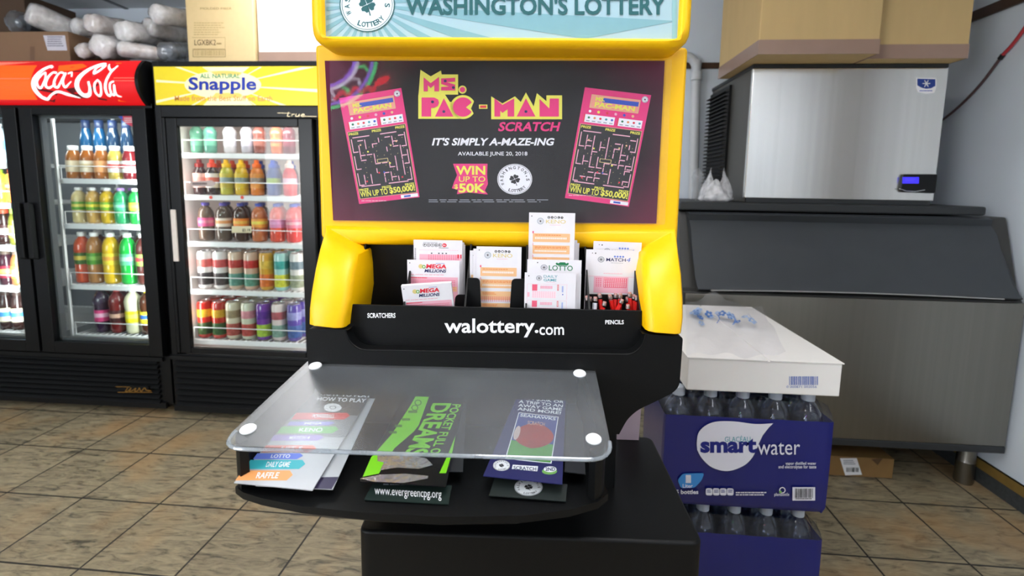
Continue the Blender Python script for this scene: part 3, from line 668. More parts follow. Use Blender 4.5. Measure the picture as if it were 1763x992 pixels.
area('cooler_glow', ((q0 + q1) / 2, YS + .075, jz1 - .02), (R(40), 0, 0), .5, .05, 1.5, (1, .95, .92))
area('cooler_glow', (jx0 + .03, YS + .072, (jz0 + jz1) / 2), (R(90), 0, R(-50)), .03, 1.0, 1.7, (1, .93, .9))
area('cooler_glow', (q1 + .05, YS + .075, (jz0 + jz1) / 2), (R(90), 0, R(35)), .03, 1.0, 2.0, (1, .93, .9))
area('cooler_glow', (nx1 - .25, YS + .1, (jz0 + jz1) / 2), (R(90), 0, R(0)), .3, .9, 4, (1, .95, .92))
YSF = 2.36
def zs(px, py): return at_y(px, py, 2.375).z
z1, z2, z3, z4, z5 = zs(420, 264), zs(420, 336.5), zs(420, 417), zs(430, 500), zs(430, 586)
for z in (z1, z2, z3, z4, z5): shelf(snap, jx0 + .008, jx1 - .008, YSF, SY1, z)
m = MB()
for px, y in ((363, 340), (417, 340), (360, 602), (382, 603)):
    q = at_y(px, y, YSF - .002) if y < 500 else at_y(px, 601, YSF - .002); m.lathe([(0, 0), (.008, 0), (.008, .003), (0, .003)], (q.x, YSF - .001, q.z), 12, axis=(0, -1, 0))
m.build('red_shelf_marker', mat('red_marker', 'e84a30', .5), snap)
YCo = 'yellow-signed cooler'; HD = 'handle'
row(YCo, HD, 'top shelf', 2.42, z1, (339, 362, 396, 426, 447, 477, 498), 'bulb', min(hh(190, 264, 420), jz1 - z1 - .006), .029, [
    ('green water bottle', '6aa88c', '4a8a70', '7ab89a', None), ('sea green water bottle', '5f9c88', '4a8a70', '70b096', None), ('pale grey bottle', 'c8c4c8', 'd8d8d8', 'd0ccd4', None), ('silver grey bottle', 'b4b0b8', 'd0d0d0', 'b8b4c4', None),
    ('rosy brown bottle', '8a544c', '40343c', 'a06a60', None), ('orange striped bottle', 'd86a3c', '50302c', 'e08a50', 'c0503c'), ('maroon bottle', '6a2a34', '50302c', '803040', None)], ypx=240)
row(YCo, HD, 'second shelf', 2.42, z2, (344.6, 366.5, 391, 416.4, 443, 471, 499), 'sport', hh(275, 336.5, 420), .032, [
    ('dark bottle, maroon cap and pale label', '3a1c1c', '8a2420', 'e0b8ac', 'd89a90'), ('dark bottle, orange-red cap and white label', '32201c', 'e0452a', 'eee0d8', 'd8705c'),
    ('yellow-green sport bottle', 'b8b23c', 'e8b81c', 'c8b440', '8a9a98'), ('yellow sport bottle', 'd0ac1c', 'e8b81c', 'd8b830', '8a9890'), ('orange sport bottle', 'd87a2a', 'e86a20', 'e09040', '98867c'),
    ('blue sport bottle', '3c4f88', '3a58b8', '40508c', '90a840'), ('rose red juice bottle with clear cap', 'cf4046', 'e4c8bc', 'd85a5c', 'e8b8c8')], ypx=310)
row(YCo, HD, 'second shelf', 2.52, z2, (356, 380, 404, 430, 457, 485), 'sport', hh(275, 336.5, 420), .032, [('orange-capped bottle in the row behind', '7a3a24', 'c84a24', '904a30', None)] * 3 + [('blue-capped bottle in the row behind', '4a3440', '3a4a98', '5a4458', None)] * 3, ypx=310)
row(YCo, HD, 'third shelf', 2.42, z3, (355.5, 386, 416, 447, 478, 506), 'dome', hh(351, 417, 420), .037, [
    ('clear bottle, pink label', '6a5446', '5a4aa0', 'dc5a8c', 'e88aa0'), ('clear bottle, white and peach label', '5c4a3c', '5a4aa0', 'f0dccc', 'e89a60'), ('dark bottle, orange label', '40281c', '4a4aa0', 'e88430', 'f0b04a'),
    ('amber bottle, yellow-orange label', 'b8683c', '4a58b0', 'e89a3c', 'f0d050'), ('coral bottle, lilac label', 'd8503c', '4a58b0', 'd888b0', 'e0a0c8'), ('pink-red bottle, rose label', 'd84a48', '4a58b0', 'e07a90', 'e8a8b0')], ypx=385)
row(YCo, HD, 'third shelf', 2.53, z3, (368, 400, 431, 463, 493), 'dome', hh(351, 417, 420), .037, [('brown bottle in the row behind', '4a2c24', '4a4a98', '8a4a38', None)] * 3 + [('red bottle in the row behind', 'b8443c', '4a4a98', 'c05a60', None)] * 2, ypx=385)
cans4 = [('white tall can, red name and black picture', 'ece8e6', None, 'd8726c', '4a4446'), ('white tall can, red name and dark picture', 'efeae8', None, 'd05a58', '544c4e'), ('cream patterned can, yellow rim', 'd4b8a0', None, 'b84038', '5a8a7c'),
         ('red patterned tall can, yellow rim', 'cfae98', None, 'c03a38', '58907c'), ('golden tall can, orange fruit', 'cf9a2c', None, 'd8b048', 'dc6a28'), ('teal checked tall can', '9ccac4', None, '3f9a94', 'c8c83c'), ('pale striped tall can', 'd0ccc8', None, '6a7a84', '8a9078')]
cans5 = [('red tall can, yellow flash', 'b8261c', None, 'd8a430', '3c5030'), ('scarlet tall can, yellow flash', 'bc2a1e', None, 'd8a430', '3a5a34'), ('cream tall can, red flowers', 'd8cfb4', None, '9a8a6a', 'a8524a'),
         ('pale green tall can, pink stripe', 'cfd0b8', None, 'd08a94', 'b04a44'), ('purple tall can, lime picture', '6a2a98', None, '52208a', '9ab83c'), ('white scribbled can', 'd8c8c4', None, 'a8545c', '7a9a8c'), ('violet blue can', '54409a', None, '8a8ac0', '3c5a98')]
for sh, zz, xs, cl, yp, h in (('fourth shelf', z4, (355, 381.5, 408, 434, 460, 486, 512), cans4, 470, hh(436, 500, 430)), ('bottom shelf', z5, (353.5, 378.5, 403, 429, 454, 481, 508), cans5, 552, hh(524, 586, 430))):
    base = [max(at_y(px, yp, 2.412).x, nx0 + .0775) for px in xs]
    for k in range(4):
        for i, c in enumerate(cl):
            lead = '' if k == 0 else ('second row, ', 'third row, ', 'last row, ')[k - 1]
            drink('drink_can', f"{c[0].split(',')[0] if k else c[0]}, {lead}{ORD[i]} from the {HD}, {sh}, {YCo}", f'tall cans on the {sh}', base[i] + rnd.uniform(-.003, .003) + .004 * k, 2.412 + .077 * k, zz, 'can', h, .0355, c[1], 'f0f0f0', c[3], c[4])
# paper price tag clipped to a shelf guard
pt = at_y(417, 395.5, YSF - .004)
s = Pr(lambda u, v: at_y(u, v, YSF - .005), (0, -1, 0), .0005); s.rect(399, 389.5, 433, 401, mat('cream_paper', 'ead9b4', .6), 0); s.text('$2.19', 417, 394, 431, 399.5, ink, 1, .02); s.build('price_tag', snap)
# ------------------------------------------------------------------ lottery stand
kio = thing('lottery_stand', 'yellow and black plastic lottery play stand on a black base', 'stand', mtx=KM @ Matrix.Translation((-.05, .0, 0)))
def kMB(): return MB(KM)
def kxz(px, py, yl): q = K(px, py, yl); return (q.x, q.z)
KN = KM.to_3x3() @ Vector((0, -1, 0))
def kmap(yl): return lambda u, v: KM @ K(u, v, yl)
# header with its pale teal sign panel
hx0, hx1, hzb, hzt = -.417, .226, 1.429, 1.66
outer = lambda d, y: [(x, y, z) for x, z in round_poly([(hx0 + d, hzb + d), (hx1 - d, hzb + d), (hx1 - d, hzt - d), (hx0 + d, hzt - d)], .035)]
inner = lambda d, y: [(x, y, z) for x, z in round_poly([(-.3945 + d, 1.4445 + d), (.2055 - d, 1.4445 + d), (.2055 - d, 1.635 - d), (-.3945 + d, 1.635 - d)], .006)]
m = kMB().loft([outer(.012, .06), outer(0, .05), outer(0, -.052), outer(.004, -.062), outer(.011, -.066), inner(-.003, -.066), inner(0, -.063), inner(0, -.05)], caps=True)
hdr_o = m.build('header_frame', yellow, kio, smooth=50)
teal_bg = mat('pale_teal_print', '9dbcc8', .4, var=.05, scale=8)
pan = kMB().box(-.3945, .2055, -.0515, -.05, 1.4445, 1.635).build('header_panel', teal_bg, kio, smooth=0)
s = Pr(kmap(-.0516), KN, .0003); teal_ray = mat('teal_ray_print', '79a6b2', .4, var=.06)
def raypoly(cu, cv, a, half, U0, U1, V0, V1):
    out = []
    for s_ in (-half, half):
        x, y = math.cos(a + s_), math.sin(a + s_); t = min(((U1 if x > 0 else U0) - cu) / x if abs(x) > 1e-6 else 1e9, ((V1 if y > 0 else V0) - cv) / y if abs(y) > 1e-6 else 1e9); out.append((cu + x * t, cv + y * t))
    return [(cu, cv)] + out
for i in range(30):
    a = 2 * math.pi * (i + .5) / 30; s.poly(raypoly(633, 8, a, .052, 562, 1165, -110, 67), teal_ray, 1)
for k in range(10): s.rect(1165 - 8 * (10 - k), -110, 1165, 67, mat('teal_edge_print', '84b3bf', .4, var=.05), 2 + .01 * k) if k == 9 else None
s.seal(632.5, 8, 47.5, 47.5, teal_dark, mat('pale_blue_paper', 'd9e6ef', .4, var=0), 3)
s.text("WASHINGTON'S LOTTERY", 698, -6, 1146, 26, teal_dark, 4, .028)
s.build('header_lettering', pan)
# poster board behind the clear cover
kMB().box(-.438, .2425, .003, .06, 1.09, 1.45).build('poster_board', yellow, kio, bevel=.008, bseg=3)
# arch with arms that reach forward and down round the bin
pts = [((527, 560), (591, 567), -.125), ((527.5, 535), (594.5, 545), -.122), ((531, 505), (602, 515), -.112), ((538, 465), (608, 470), -.09), ((546, 430), (613, 440), -.065), ((554, 402), (616, 428), -.03), ((556, 388), (620, 422.5), -.004),
       ((700, 388), (700, 423.5), .001), ((1000, 391), (1000, 429), .001), ((1167, 394), (1099, 430), -.004), ((1169, 412), (1104, 436), -.03), ((1172, 440), (1106, 452), -.065), ((1177, 475), (1107, 480), -.09), ((1180, 520), (1110, 525), -.112), ((1180, 552), (1113, 556), -.122), ((1177, 577), (1114, 572), -.125)]
secs = []
for o_, i_, yf in pts:
    a, b = K(*o_, yf), K(*i_, yf); c = (b - a).normalized()
    secs.append([Vector((a.x, .055, a.z)), Vector((a.x, yf + .014, a.z)), a + c * .004 + Vector((0, .005, 0)), a + c * .014, b - c * .014, b - c * .004 + Vector((0, .005, 0)), Vector((b.x, yf + .014, b.z)), Vector((b.x, .03, b.z))])
kMB().loft(secs).build('yellow_arch', yellow, kio, smooth=60, bevel=.003)
# black bin
bx0, bx1 = -.352, .159
m = kMB()
m.box(bx0, bx1, -.092, -.087, .905, .9865).box(bx0, bx1, .022, .028, .9, 1.1).box(bx0, bx1, -.09, .025, .9, .905)
bin_o = m.build('play_slip_bin', black, kio, smooth=0, bevel=.001)
def side(x, nm='bin_divider'):
    return kMB().prism([(x, -.088, .905), (x, .024, .905), (x, .024, 1.092), (x, .012, 1.092), (x, -.088, .984)], (.003, 0, 0)).build(nm, black, bin_o, smooth=0)
side(bx0, 'bin_end'); side(bx1 - .003, 'bin_end')
DX = [K(704, 470, -.04).x, K(804, 478, -.045).x, K(905, 485, -.045).x, K(1010, 480, -.045).x]
for x in DX: side(x)
def tab(x0, x1, px0, px1, ptop, yl, low):
    zt_ = K(px0, ptop, yl).z; a, b = K(px0, ptop, yl).x, K(px1, ptop, yl).x
    q = round_poly([(x0, .906), (x0, zt_), (a, zt_), (a + .004, low), (b - .004, low), (b, zt_), (x1, zt_), (x1, .906)], [0, .002, .008, .006, .006, .008, .002, 0])
    kMB().prism([(x, yl, z) for x, z in q], (0, .003, 0)).build('notched_plate', black, bin_o, smooth=0)
tab(DX[1] + .003, DX[2], 826, 881, 479, -.06, .95); tab(DX[3] + .003, bx1 - .003, 1022, 1078, 482, -.03, .95); tab(DX[0] + .003, DX[1], 712, 784, 506, -.05, .95)
zq = K(1050, 507, -.035).z; kMB().box(DX[3] + .003, bx1 - .003, -.038, -.035, .906, zq).build('cross_plate', black, bin_o, smooth=0)
s = Pr(kmap(-.0922), KN, .0003); s.text('SCRATCHERS', 632.5, 539, 681, 547.5, white_ink, 1, .03); s.build('bin_lettering', bin_o)
s = Pr(kmap(-.0922), KN, .0003); s.text('PENCILS', 1042, 551, 1074, 558.5, white_ink, 1, .03); s.build('bin_lettering', bin_o)
s = Pr(kmap(-.0922), KN, .0003)
s.text('walottery.', 765, 548.5, 927, 581, white_ink, 1, .02); s.text('com', 928.5, 563, 971, 577, white_ink, 1, .012)
s.build('bin_lettering', bin_o)
# black body with the U-shaped recess the bin sits in
yb = -.118
q = [kxz(*p, yb) for p in ((530, 566), (529, 640), (560, 700), (640, 745), (1066, 748), (1080, 722), (1098, 706), (1132, 690), (1160, 676), (1170, 664), (1176, 580))]
q = round_poly(q, [.006, .03, .02, .02, 0, .01, .01, .01, .01, .01, .006], 3)
notch = round_poly([kxz(1112, 575, yb), kxz(1106, 596, yb), kxz(1088, 611, yb), kxz(620, 603, yb), kxz(602, 588, yb), kxz(594, 568, yb)], [.006, .02, .02, .02, .02, .006], 4)
poly2 = q + notch
kMB().prism([(x, yb, z) for x, z in poly2], (0, .19, 0)).build('black_body', black, kio, smooth=40, bevel=.004)
lipz = round_poly([kxz(*p, yb) for p in ((594, 568), (601, 588), (620, 603), (1088, 611), (1106, 596), (1112, 575))], [0, .02, .02, .02, .02, 0], 5)
kMB().tube([(x, yb + .0006, z) for x, z in lipz], .0016, 6).build('recess_lip', black, kio, smooth=60)
kMB().box(-.31, .126, -.09, .09, .64, .80).build('column', black, kio, bevel=.006)
kMB().prism([(x, y, .0) for x, y in round_poly([(-.30, -.22), (.24, -.22), (.24, .105), (-.30, .105)], .02)], (0, 0, .655)).build('base', black, kio, smooth=50, bevel=.006)
# clear sleeve over the poster
cov = clear('poster_cover', 'fbfbfd', .015, rough=.03, refl=.75, crinkle=.01, cscale=3)
kMB().prism([(x, -.004, z) for x, z in round_poly([kxz(567, 101.5, -.004), kxz(1157, 101.5, -.004), kxz(1145, 387, -.004), kxz(574, 382, -.004)], .004)], (0, .0008, 0)).build('clear_cover', cov, kio, smooth=0)

# brochure tray: black tub, clear lid with four white caps
ft = [Kz(*p, .782) for p in ((405, 838), (418, 848), (450, 858), (520, 872), (640, 884), (760, 890), (900, 888), (980, 878), (1030, 864), (1047, 850))]
tubp = [(-.40, -.113)] + [(p.x, p.y) for p in ft] + [(.06, -.113)]
m = kMB().prism([(x, y, .772) for x, y in tubp], (0, 0, .010))
cxm = -.18
m.loft([[(x, y, .772) for x, y in tubp], [(cxm + (x - cxm) * .93, -.11 + (y + .11) * .93, .758) for x, y in tubp], [(cxm + (x - cxm) * .7, -.11 + (y + .11) * .7, .742) for x, y in tubp]])
tub = m.build('tray_tub', black, kio, smooth=40)
zl = lambda y: .886 + (y + .1) * (.886 - .8535) / .2 - .003
lx0, lx1 = K(396, 748, -.30).x, K(1050, 772, -.30).x
def wall(path):
    m = kMB(); secs = []
    for i, p in enumerate(path):
        p = Vector(p); t = (Vector(path[min(i + 1, len(path) - 1)]) - Vector(path[max(i - 1, 0)])).normalized(); n = Vector((-t.y, t.x)) * .006
        a, b = p + n, p - n; secs.append([(a.x, a.y, .775), (b.x, b.y, .775), (b.x, b.y, zl(b.y)), (a.x, a.y, zl(a.y))])
    return m.loft(secs).build('tray_wall', black, kio, smooth=50)
wall(smooth_line([(lx0 + .03, -.113), (lx0 + .018, -.2), (lx0 + .01, -.27), (lx0 + .013, -.298), (lx0 + .024, -.309)], 4))
wall(smooth_line([(lx1 - .02, -.113), (lx1 - .012, -.2), (lx1 - .008, -.27), (lx1 - .013, -.298), (lx1 - .024, -.309)], 4))
lid = clear('tray_lid_acrylic', 'eef2f4', .07, 'd8dde2', rough=.27, refl=1.2, crinkle=.0, cscale=5)
lp = round_poly([(-.4185, -.1), (.079, -.1), (lx1, -.328), (lx0, -.328)], [.012, .012, .035, .035], 6)
m = kMB().prism([(x, y, zl(y) + .003) for x, y in lp], (0, 0, .004))
lid_o = m.build('tray_lid', lid, kio, smooth=40)
kMB().tube([(x, y, zl(y) + .003) for x, y in lp[7:] if y < -.28], .0028, 8).build('lid_lip', clear('lid_edge', 'dfe4e8', .35, 'c9d0d6', rough=.1, refl=1.5, body=.05), lid_o)
capm = mat('white_plastic_cap', 'f4f5f6', .3)
for px, py in ((543, 631), (998, 644), (427.5, 740), (1022, 757)):
    o_ = KI @ O_; d = KI3 @ ray(px, py); t = (zl(0) + .008 - o_.z) ; k = (zl(0) - zl(-1))
    t = (zl(0) + .007 + k * o_.y - o_.z) / (d.z - k * d.y); p = o_ + d * t
    kMB().lathe([(0, 0), (.0105, 0), (.0108, .002), (.0095, .0038), (0, .004)], (p.x, p.y, p.z - .0005), 20, axis=(0, -k, 1)).build('round_cap', capm, lid_o)

# ------------------------------------------------------------------ poster
pos = thing('lottery_poster', 'black and magenta lottery poster behind the clear cover of the yellow stand', 'poster', mtx=KM @ Matrix.Translation((-.1, .001, 1.13)))
def poster_mat():
    m = bpy.data.materials.new('poster_print'); m.use_nodes = True; nt = m.node_tree; N = nt.nodes; L = nt.links; b = N['Principled BSDF']
    tc = N.new('ShaderNodeTexCoord'); mp = N.new('ShaderNodeMapping'); mp.inputs['Location'].default_value = (0, 0, -.145); mp.inputs['Scale'].default_value = (3.0, 1, 4.6)
    L.new(tc.outputs['Object'], mp.inputs[0]); g = N.new('ShaderNodeVectorMath'); g.operation = 'LENGTH'; 
    mp.inputs['Location'].default_value = (0, 0, -.145 * 4.6)
    L.new(mp.outputs[0], g.inputs[0])
    nz = N.new('ShaderNodeTexNoise'); nz.inputs['Scale'].default_value = 5; L.new(tc.outputs['Object'], nz.inputs['Vector'])
    ad = N.new('ShaderNodeMath'); ad.operation = 'MULTIPLY_ADD'; ad.inputs[1].default_value = .25; L.new(nz.outputs['Fac'], ad.inputs[0]); L.new(g.outputs['Value'], ad.inputs[2])
    r = N.new('ShaderNodeValToRGB'); e = r.color_ramp.elements; e[0].position = .52; e[0].color = lin('0d0b10'); e[1].position = .86; e[1].color = lin('641438'); r.color_ramp.interpolation = 'EASE'
    mr = N.new('ShaderNodeMapRange'); mr.inputs[2].default_value = 1.5; L.new(ad.outputs[0], mr.inputs[0]); mr.inputs[1].default_value = 0; mr.inputs[2].default_value = 1.55
    L.new(mr.outputs[0], r.inputs[0]); L.new(r.outputs[0], b.inputs['Base Color']); b.inputs['Roughness'].default_value = .6; b.inputs['Specular IOR Level'].default_value = .2; return m
c4 = [kxz(*p, .0) for p in ((559, 104.5), (573.6, 379.5), (1130, 385), (1144.5, 104.5))]
kMB().prism([(x, .0015, z) for x, z in c4], (0, -.0015, 0)).build('poster_sheet', poster_mat(), pos, smooth=0)
s = Pr(kmap(0), KN, .0002)
Z7 = lambda u, v: (700 + u / 3.967, 100 + v / 3.967)
zp = lambda *a: [Z7(*p) for p in a]
s.poly(zp((82, 250), (95, 80), (165, 125), (235, 85), (240, 112), (352, 112), (352, 250)), lime, 1)
s.ell(*Z7(382, 216), 7, 7, lime, 1); s.ell(*Z7(382, 216), 4.6, 4.6, magenta, 4)
s.poly(zp((80, 415), (80, 250), (225, 250), (258, 243), (296, 300), (330, 300), (360, 415)), lime, 2)
s.poly(zp(*[(385 + 86 * math.cos(R(a)), 335 - 82 * math.sin(R(a))) for a in range(28, 333, 10)], (440, 345)), lime, 2)
s.poly(zp((578, 418), (578, 262), (655, 310), (740, 262), (780, 300), (815, 235), (868, 330), (890, 240), (955, 295), (955, 255), (1062, 255), (1062, 418)), lime, 2)
s.poly(zp((495, 318), (552, 318), (552, 347), (495, 347)), lime, 2); s.poly(zp((502, 324), (545, 324), (545, 341), (502, 341)), red_ink, 3)
for pl in (((117, 228), (117, 132), (165, 172), (222, 130), (222, 228), (190, 228), (190, 185), (165, 205), (145, 185), (145, 228)),
           ((236, 140), (332, 135), (332, 162), (276, 165), (332, 182), (332, 222), (236, 222), (236, 198), (290, 195), (236, 178)),
           ((103, 400), (103, 270), (190, 270), (216, 284), (222, 305), (214, 328), (190, 340), (168, 342), (168, 400)), ((195, 400), (255, 275), (320, 400)),
           ((600, 400), (600, 275), (655, 320), (735, 275), (735, 400), (690, 400), (690, 350), (655, 375), (640, 360), (640, 400)), ((752, 400), (815, 275), (880, 400)),
           ((908, 400), (908, 280), (975, 345), (978, 277), (1040, 277), (1040, 400))): s.poly(zp(*pl), magenta, 4)
s.poly(zp(*[(385 + 68 * math.cos(R(a)), 335 - 66 * math.sin(R(a))) for a in range(28, 333, 8)], (405, 337)), magenta, 4)
for u, v in ((178, 300), (255, 366), (815, 366), (264, 157), (320, 202)): s.ell(*Z7(u, v), 2.6, 2.4, navy, 5, 14)
s.text('SCRATCH', *Z7(625, 437), *Z7(1052, 501), magenta, 4, .03, .22)
s.text("IT'S SIMPLY A-MAZE-ING", *Z7(173, 545), *Z7(1010, 598), white_ink, 4, .03, .22)
s.text('AVAILABLE JUNE 20, 2018', *Z7(351, 640), *Z7(825, 674), white_ink, 4, .008)
s.poly(zp((318, 722), (553, 722), (550, 800), (556, 860), (535, 905), (556, 932), (420, 918), (345, 930), (350, 900), (310, 890), (325, 845), (345, 800)), magenta, 2)
s.text('WIN', *Z7(338, 737), *Z7(538, 798), lime, 4, .03); s.text('UP TO', *Z7(358, 808), *Z7(538, 846), lime, 4, .008); s.text('50K', *Z7(357, 856), *Z7(540, 920), lime, 4, .035); s.text('$', *Z7(326, 862), *Z7(352, 898), lime, 4, .02)
s.seal(886.2, 308.6, 31, 27.3, ink, white_ink, 3)
s.lines(738, 343.5, 957, 350, grey_ink, 2, 2, .45, 3)
# the two scratch tickets printed on it: a made-up maze, no figures
def ticket(tl, tr, br, bl, seed, flip):
    qm = quad_map((*tl, 0), (*tr, 0), (*br, 0), (*bl, 0))
    P2 = lambda u, v: tuple(qm(u, v))[:2]
    def rc(u0, v0, u1, v1, m, l): s.poly([P2(u0, v0), P2(u1, v0), P2(u1, v1), P2(u0, v1)], m, l)
    def tx_(b, u0, v0, u1, v1, m, l, bold=0): s.text(b, u0, v0, u1, v1, m, l, bold, 0, P2)
    rc(0, 0, 1, 1, magenta, 3); g = random.Random(seed)
    rc(.12, .055, .86, .175, gold_ink, 4); rc(.13, .06, .85, .17, mat('rose_ink', 'f2a08c', .5, var=0), 5); rc(.3, .075, .84, .115, blue_ink, 6)
    tx_('MS.', .19, .07, .33, .108, lime, 7, .04); tx_('PAC-MAN', .19, .118, .8, .162, lime, 7, .04)
    for k in range(6): s.ell(*P2(.14 + .13 * k, .205), 2.4, 2.4, (white_ink, lime, red_ink, pink, blue_ink, peach)[k], 5, 10)
    for a, b in ((.06, .53), (.57, .95)):
        rc(a, .235, b, .305, white_ink, 5); n = 5 if a < .1 else 4; rc(a, .235, a + .02, .305, red_ink, 6)
        for k in range(n): s.ell(*P2(a + .035 + (b - a - .03) * (k + .5) / n, .262), 2.2, 2, (green_ink, orange_ink, red_ink, teal_ink, blue_ink)[k], 6, 8); rc(a + .045 + (b - a - .03) * k / n, .288, a + .01 + (b - a - .03) * (k + 1) / n, .296, grey_ink, 6)
    rc(.03, .325, .97, .955, gold_ink, 4); rc(.038, .329, .962, .951, ink, 5)
    for k, (u, v) in enumerate(((.05, .338), (.42, .338), (.8, .338), (.05, .862), (.42, .862), (.8, .862))): tx_('PRIZE', u, v, u + .15, v + .022, lime, 6, .03)
    def bar(u0, v0, u1, v1): rc(min(u0, u1) - .007, min(v0, v1) - .0045, max(u0, u1) + .007, max(v0, v1) + .0045, pink, 6)
    for u0, u1, v in ((.1, .36, .385), (.55, .8, .385), (.1, .4, .842), (.55, .86, .842)): bar(u0, v, u1, v)
    for v0, v1 in ((.4, .52), (.56, .68), (.72, .83)): bar(.07, v0, .07, v1); bar(.93, v0, .93, v1); bar(.07, v1, .14, v1); bar(.86, v1, .93, v1)
    for i in range(7):
        for j in range(9):
            u = .17 + .11 * i; v = .42 + .046 * j; r_ = g.random()
            if r_ < .36: bar(u, v, u + .075, v)
            elif r_ < .68: bar(u, v, u, v + .035)
            if r_ < .2: bar(u, v, u, v + .03)
            if g.random() < .5: s.ell(*P2(u + .05, v + .023), .6, .6, gold_ink, 6, 6)
    rc(.42, .61, .6, .645, gold_ink, 7); rc(.43, .615, .59, .64, ink, 8)
    for u, v, m_ in ((.3, .53, lime), (.68, .5, gold_ink), (.62, .66, lime), (.5, .735, blue_ink), (.42, .735, red_ink), (.2, .46, peach), (.78, .47, peach), (.2, .8, red_ink), (.78, .8, red_ink)): s.ell(*P2(u, v), 1.6, 1.6, m_, 7, 10)
    tx_('WIN UP TO', .05, .885, .5, .94, lime, 7, .02); tx_('$50,000!', .53, .882, .95, .945, lime, 7, .03)
    s.lines(*P2(.05, .968), P2(.6, .968)[0], P2(.05, .968)[1] + 2.5, pink, 5, 1, .6, 2) ; rc(.7, .962, .98, .992, white_ink, 5); rc(.75, .97, .86, .985, blue_ink, 6)
    s.seal(*P2(.92, .045), 5.6, 5.6, ink, white_ink, 5)
ticket((584, 169), (691, 151.5), (722.5, 339.5), (618.5, 351.5), 3, False)
ticket((1007, 150.5), (1121, 164), (1082.5, 356), (972.5, 341), 9, True)
s.build('poster_printing', pos)

# ------------------------------------------------------------------ play slips in the bin
TOPS = {}
def slip(label, group, pl, pr, ptop, yl, bot=.907, draw=None, th=.0006, tilt=0., lean=0., paper=None, name='play_slip'):
    yl = -.006 + (yl - .017) * .85
    a, b = K(pl, ptop, yl), K(pr, ptop, yl); w, h = b.x - a.x, (a.z + b.z) / 2 - bot; cx_ = (a.x + b.x) / 2
    M = KM @ Matrix.Translation((cx_, yl, bot)) @ Matrix.Rotation(R(lean), 4, 'Y') @ Matrix.Rotation(R(tilt), 4, 'X')
    t = thing(name, label, 'play slip', mtx=M, group=group)
    MB(M).box(-w / 2, w / 2, 0, th, 0, h).build('paper', paper or white, t, smooth=0)
    if draw:                     # u, v in millimetres from the top edge's first corner
        s = Pr(lambda u, v: M @ Vector((-w / 2 + u / 1000, 0, h - v / 1000)), M.to_3x3() @ Vector((0, -1, 0)), .00015); draw(s, w * 1000, h * 1000); s.build('slip_printing', t)
    return t
pk_pale = mat('pale_pink_ink', 'eeb2c2', .5, var=0); rose = mat('rose_red_ink', 'e8607c', .5, var=0)
def dots(s, u0, v0, u1, v1, nx, ny, m, l=2):
    for i in range(nx):
        for j in range(ny): u = u0 + (u1 - u0) * i / nx; v = v0 + (v1 - v0) * j / ny; s.rect(u, v, u + (u1 - u0) / nx * .55, v + (v1 - v0) / ny * .45, m, l)
def d_keno(s, w, h):
    s.ell(w * .06, 6.5, 1, 1, ink)
    for k in range(5): s.ell(w * .43 + k * 6, 8.5, 2.4, 2.4, ink, 1, 14); s.text('DAILY'[k], w * .43 + k * 6 - 1.1, 7.1, w * .43 + k * 6 + 1.1, 9.9, white_ink, 2, .02)
    s.ring(w * .25, 15.5, 6, 6, .2, mat('slip_grey_blue', '98a4ae', .5, var=0)); s.ring(w * .25, 15.5, 3.6, 3.6, .2, mat('slip_grey_blue', '98a4ae'), 1); s.clover(w * .25, 15.5, 1.8, 1.8, ink, 2)
    s.text('KENO', w * .37, 12.5, w * .8, 19.5, gold_ink, 1, .01); s.lines(w * .45, 22, w * .7, 23, pk_pale, 1, 1, .8)
    for k in range(5):
        v = 38 + k * 22
        s.text(str(min(k + 1, 3)), w * .08, v - 4, w * .11, v, rose, 2); s.rect(w * .09, v, w * .9, v + 16, peach, 1, 1.2)
        if k < 2: s.lines(w * .14, v + 2.5, w * .85, v + (5 if k == 0 else 7), orange_ink, 2, 1 if k == 0 else 2, .55, k)
        else: s.lines(w * .14, v + 2.5, w * .5, v + 7, orange_ink, 2, 2, .55, k)
        dots(s, w * .14, v + (7 if k == 0 else 9.5), w * .84, v + 15, 22, 1 if k < 2 else 3, white_ink, 2) if k < 2 else dots(s, w * .12, v + 10, w * .88, v + 20, 16, 5, rose, 3)
def d_mega(s, w, h):
    s.ell(w * .05, 6, 1, 1, ink); s.lines(w * .55, 5.5, w * .72, 6.5, blue_ink, 1, 1, .8)
    s.text('MEGA', w * .36, 7.5, w * .75, 15.5, red_ink, 2, .04, .12); s.text('MILLIONS', w * .33, 17, w * .75, 23, navy, 2, .03, .2)
    s.ell(w * .26, 12, 4.2, 4.2, gold_ink, 1, 18); s.ell(w * .32, 12.6, 3.4, 3.4, mat('leaf_green_ink', '7ab05a', .5, var=0), 2, 16); s.ell(w * .32, 12.6, 1.6, 1.6, white_ink, 3, 12)
    s.lines(w * .05, 27, w * .92, 28.2, rose, 1, 1, .6, 2); s.rect(w * .05, 31.5, w * .97, h, pk_pale, 1)
    s.lines(w * .06, 32.5, w * .4, 35, red_ink, 2, 1, .6, 4); dots(s, w * .08, 37, w * .93, 50, 26, 4, rose, 2); s.rect(w * .08, 49, w * .95, 58, peach, 3); s.rect(w * .08, 49.5, w * .22, 53.5, orange_ink, 4); dots(s, w * .25, 50, w * .93, 57, 24, 2, rose, 4)
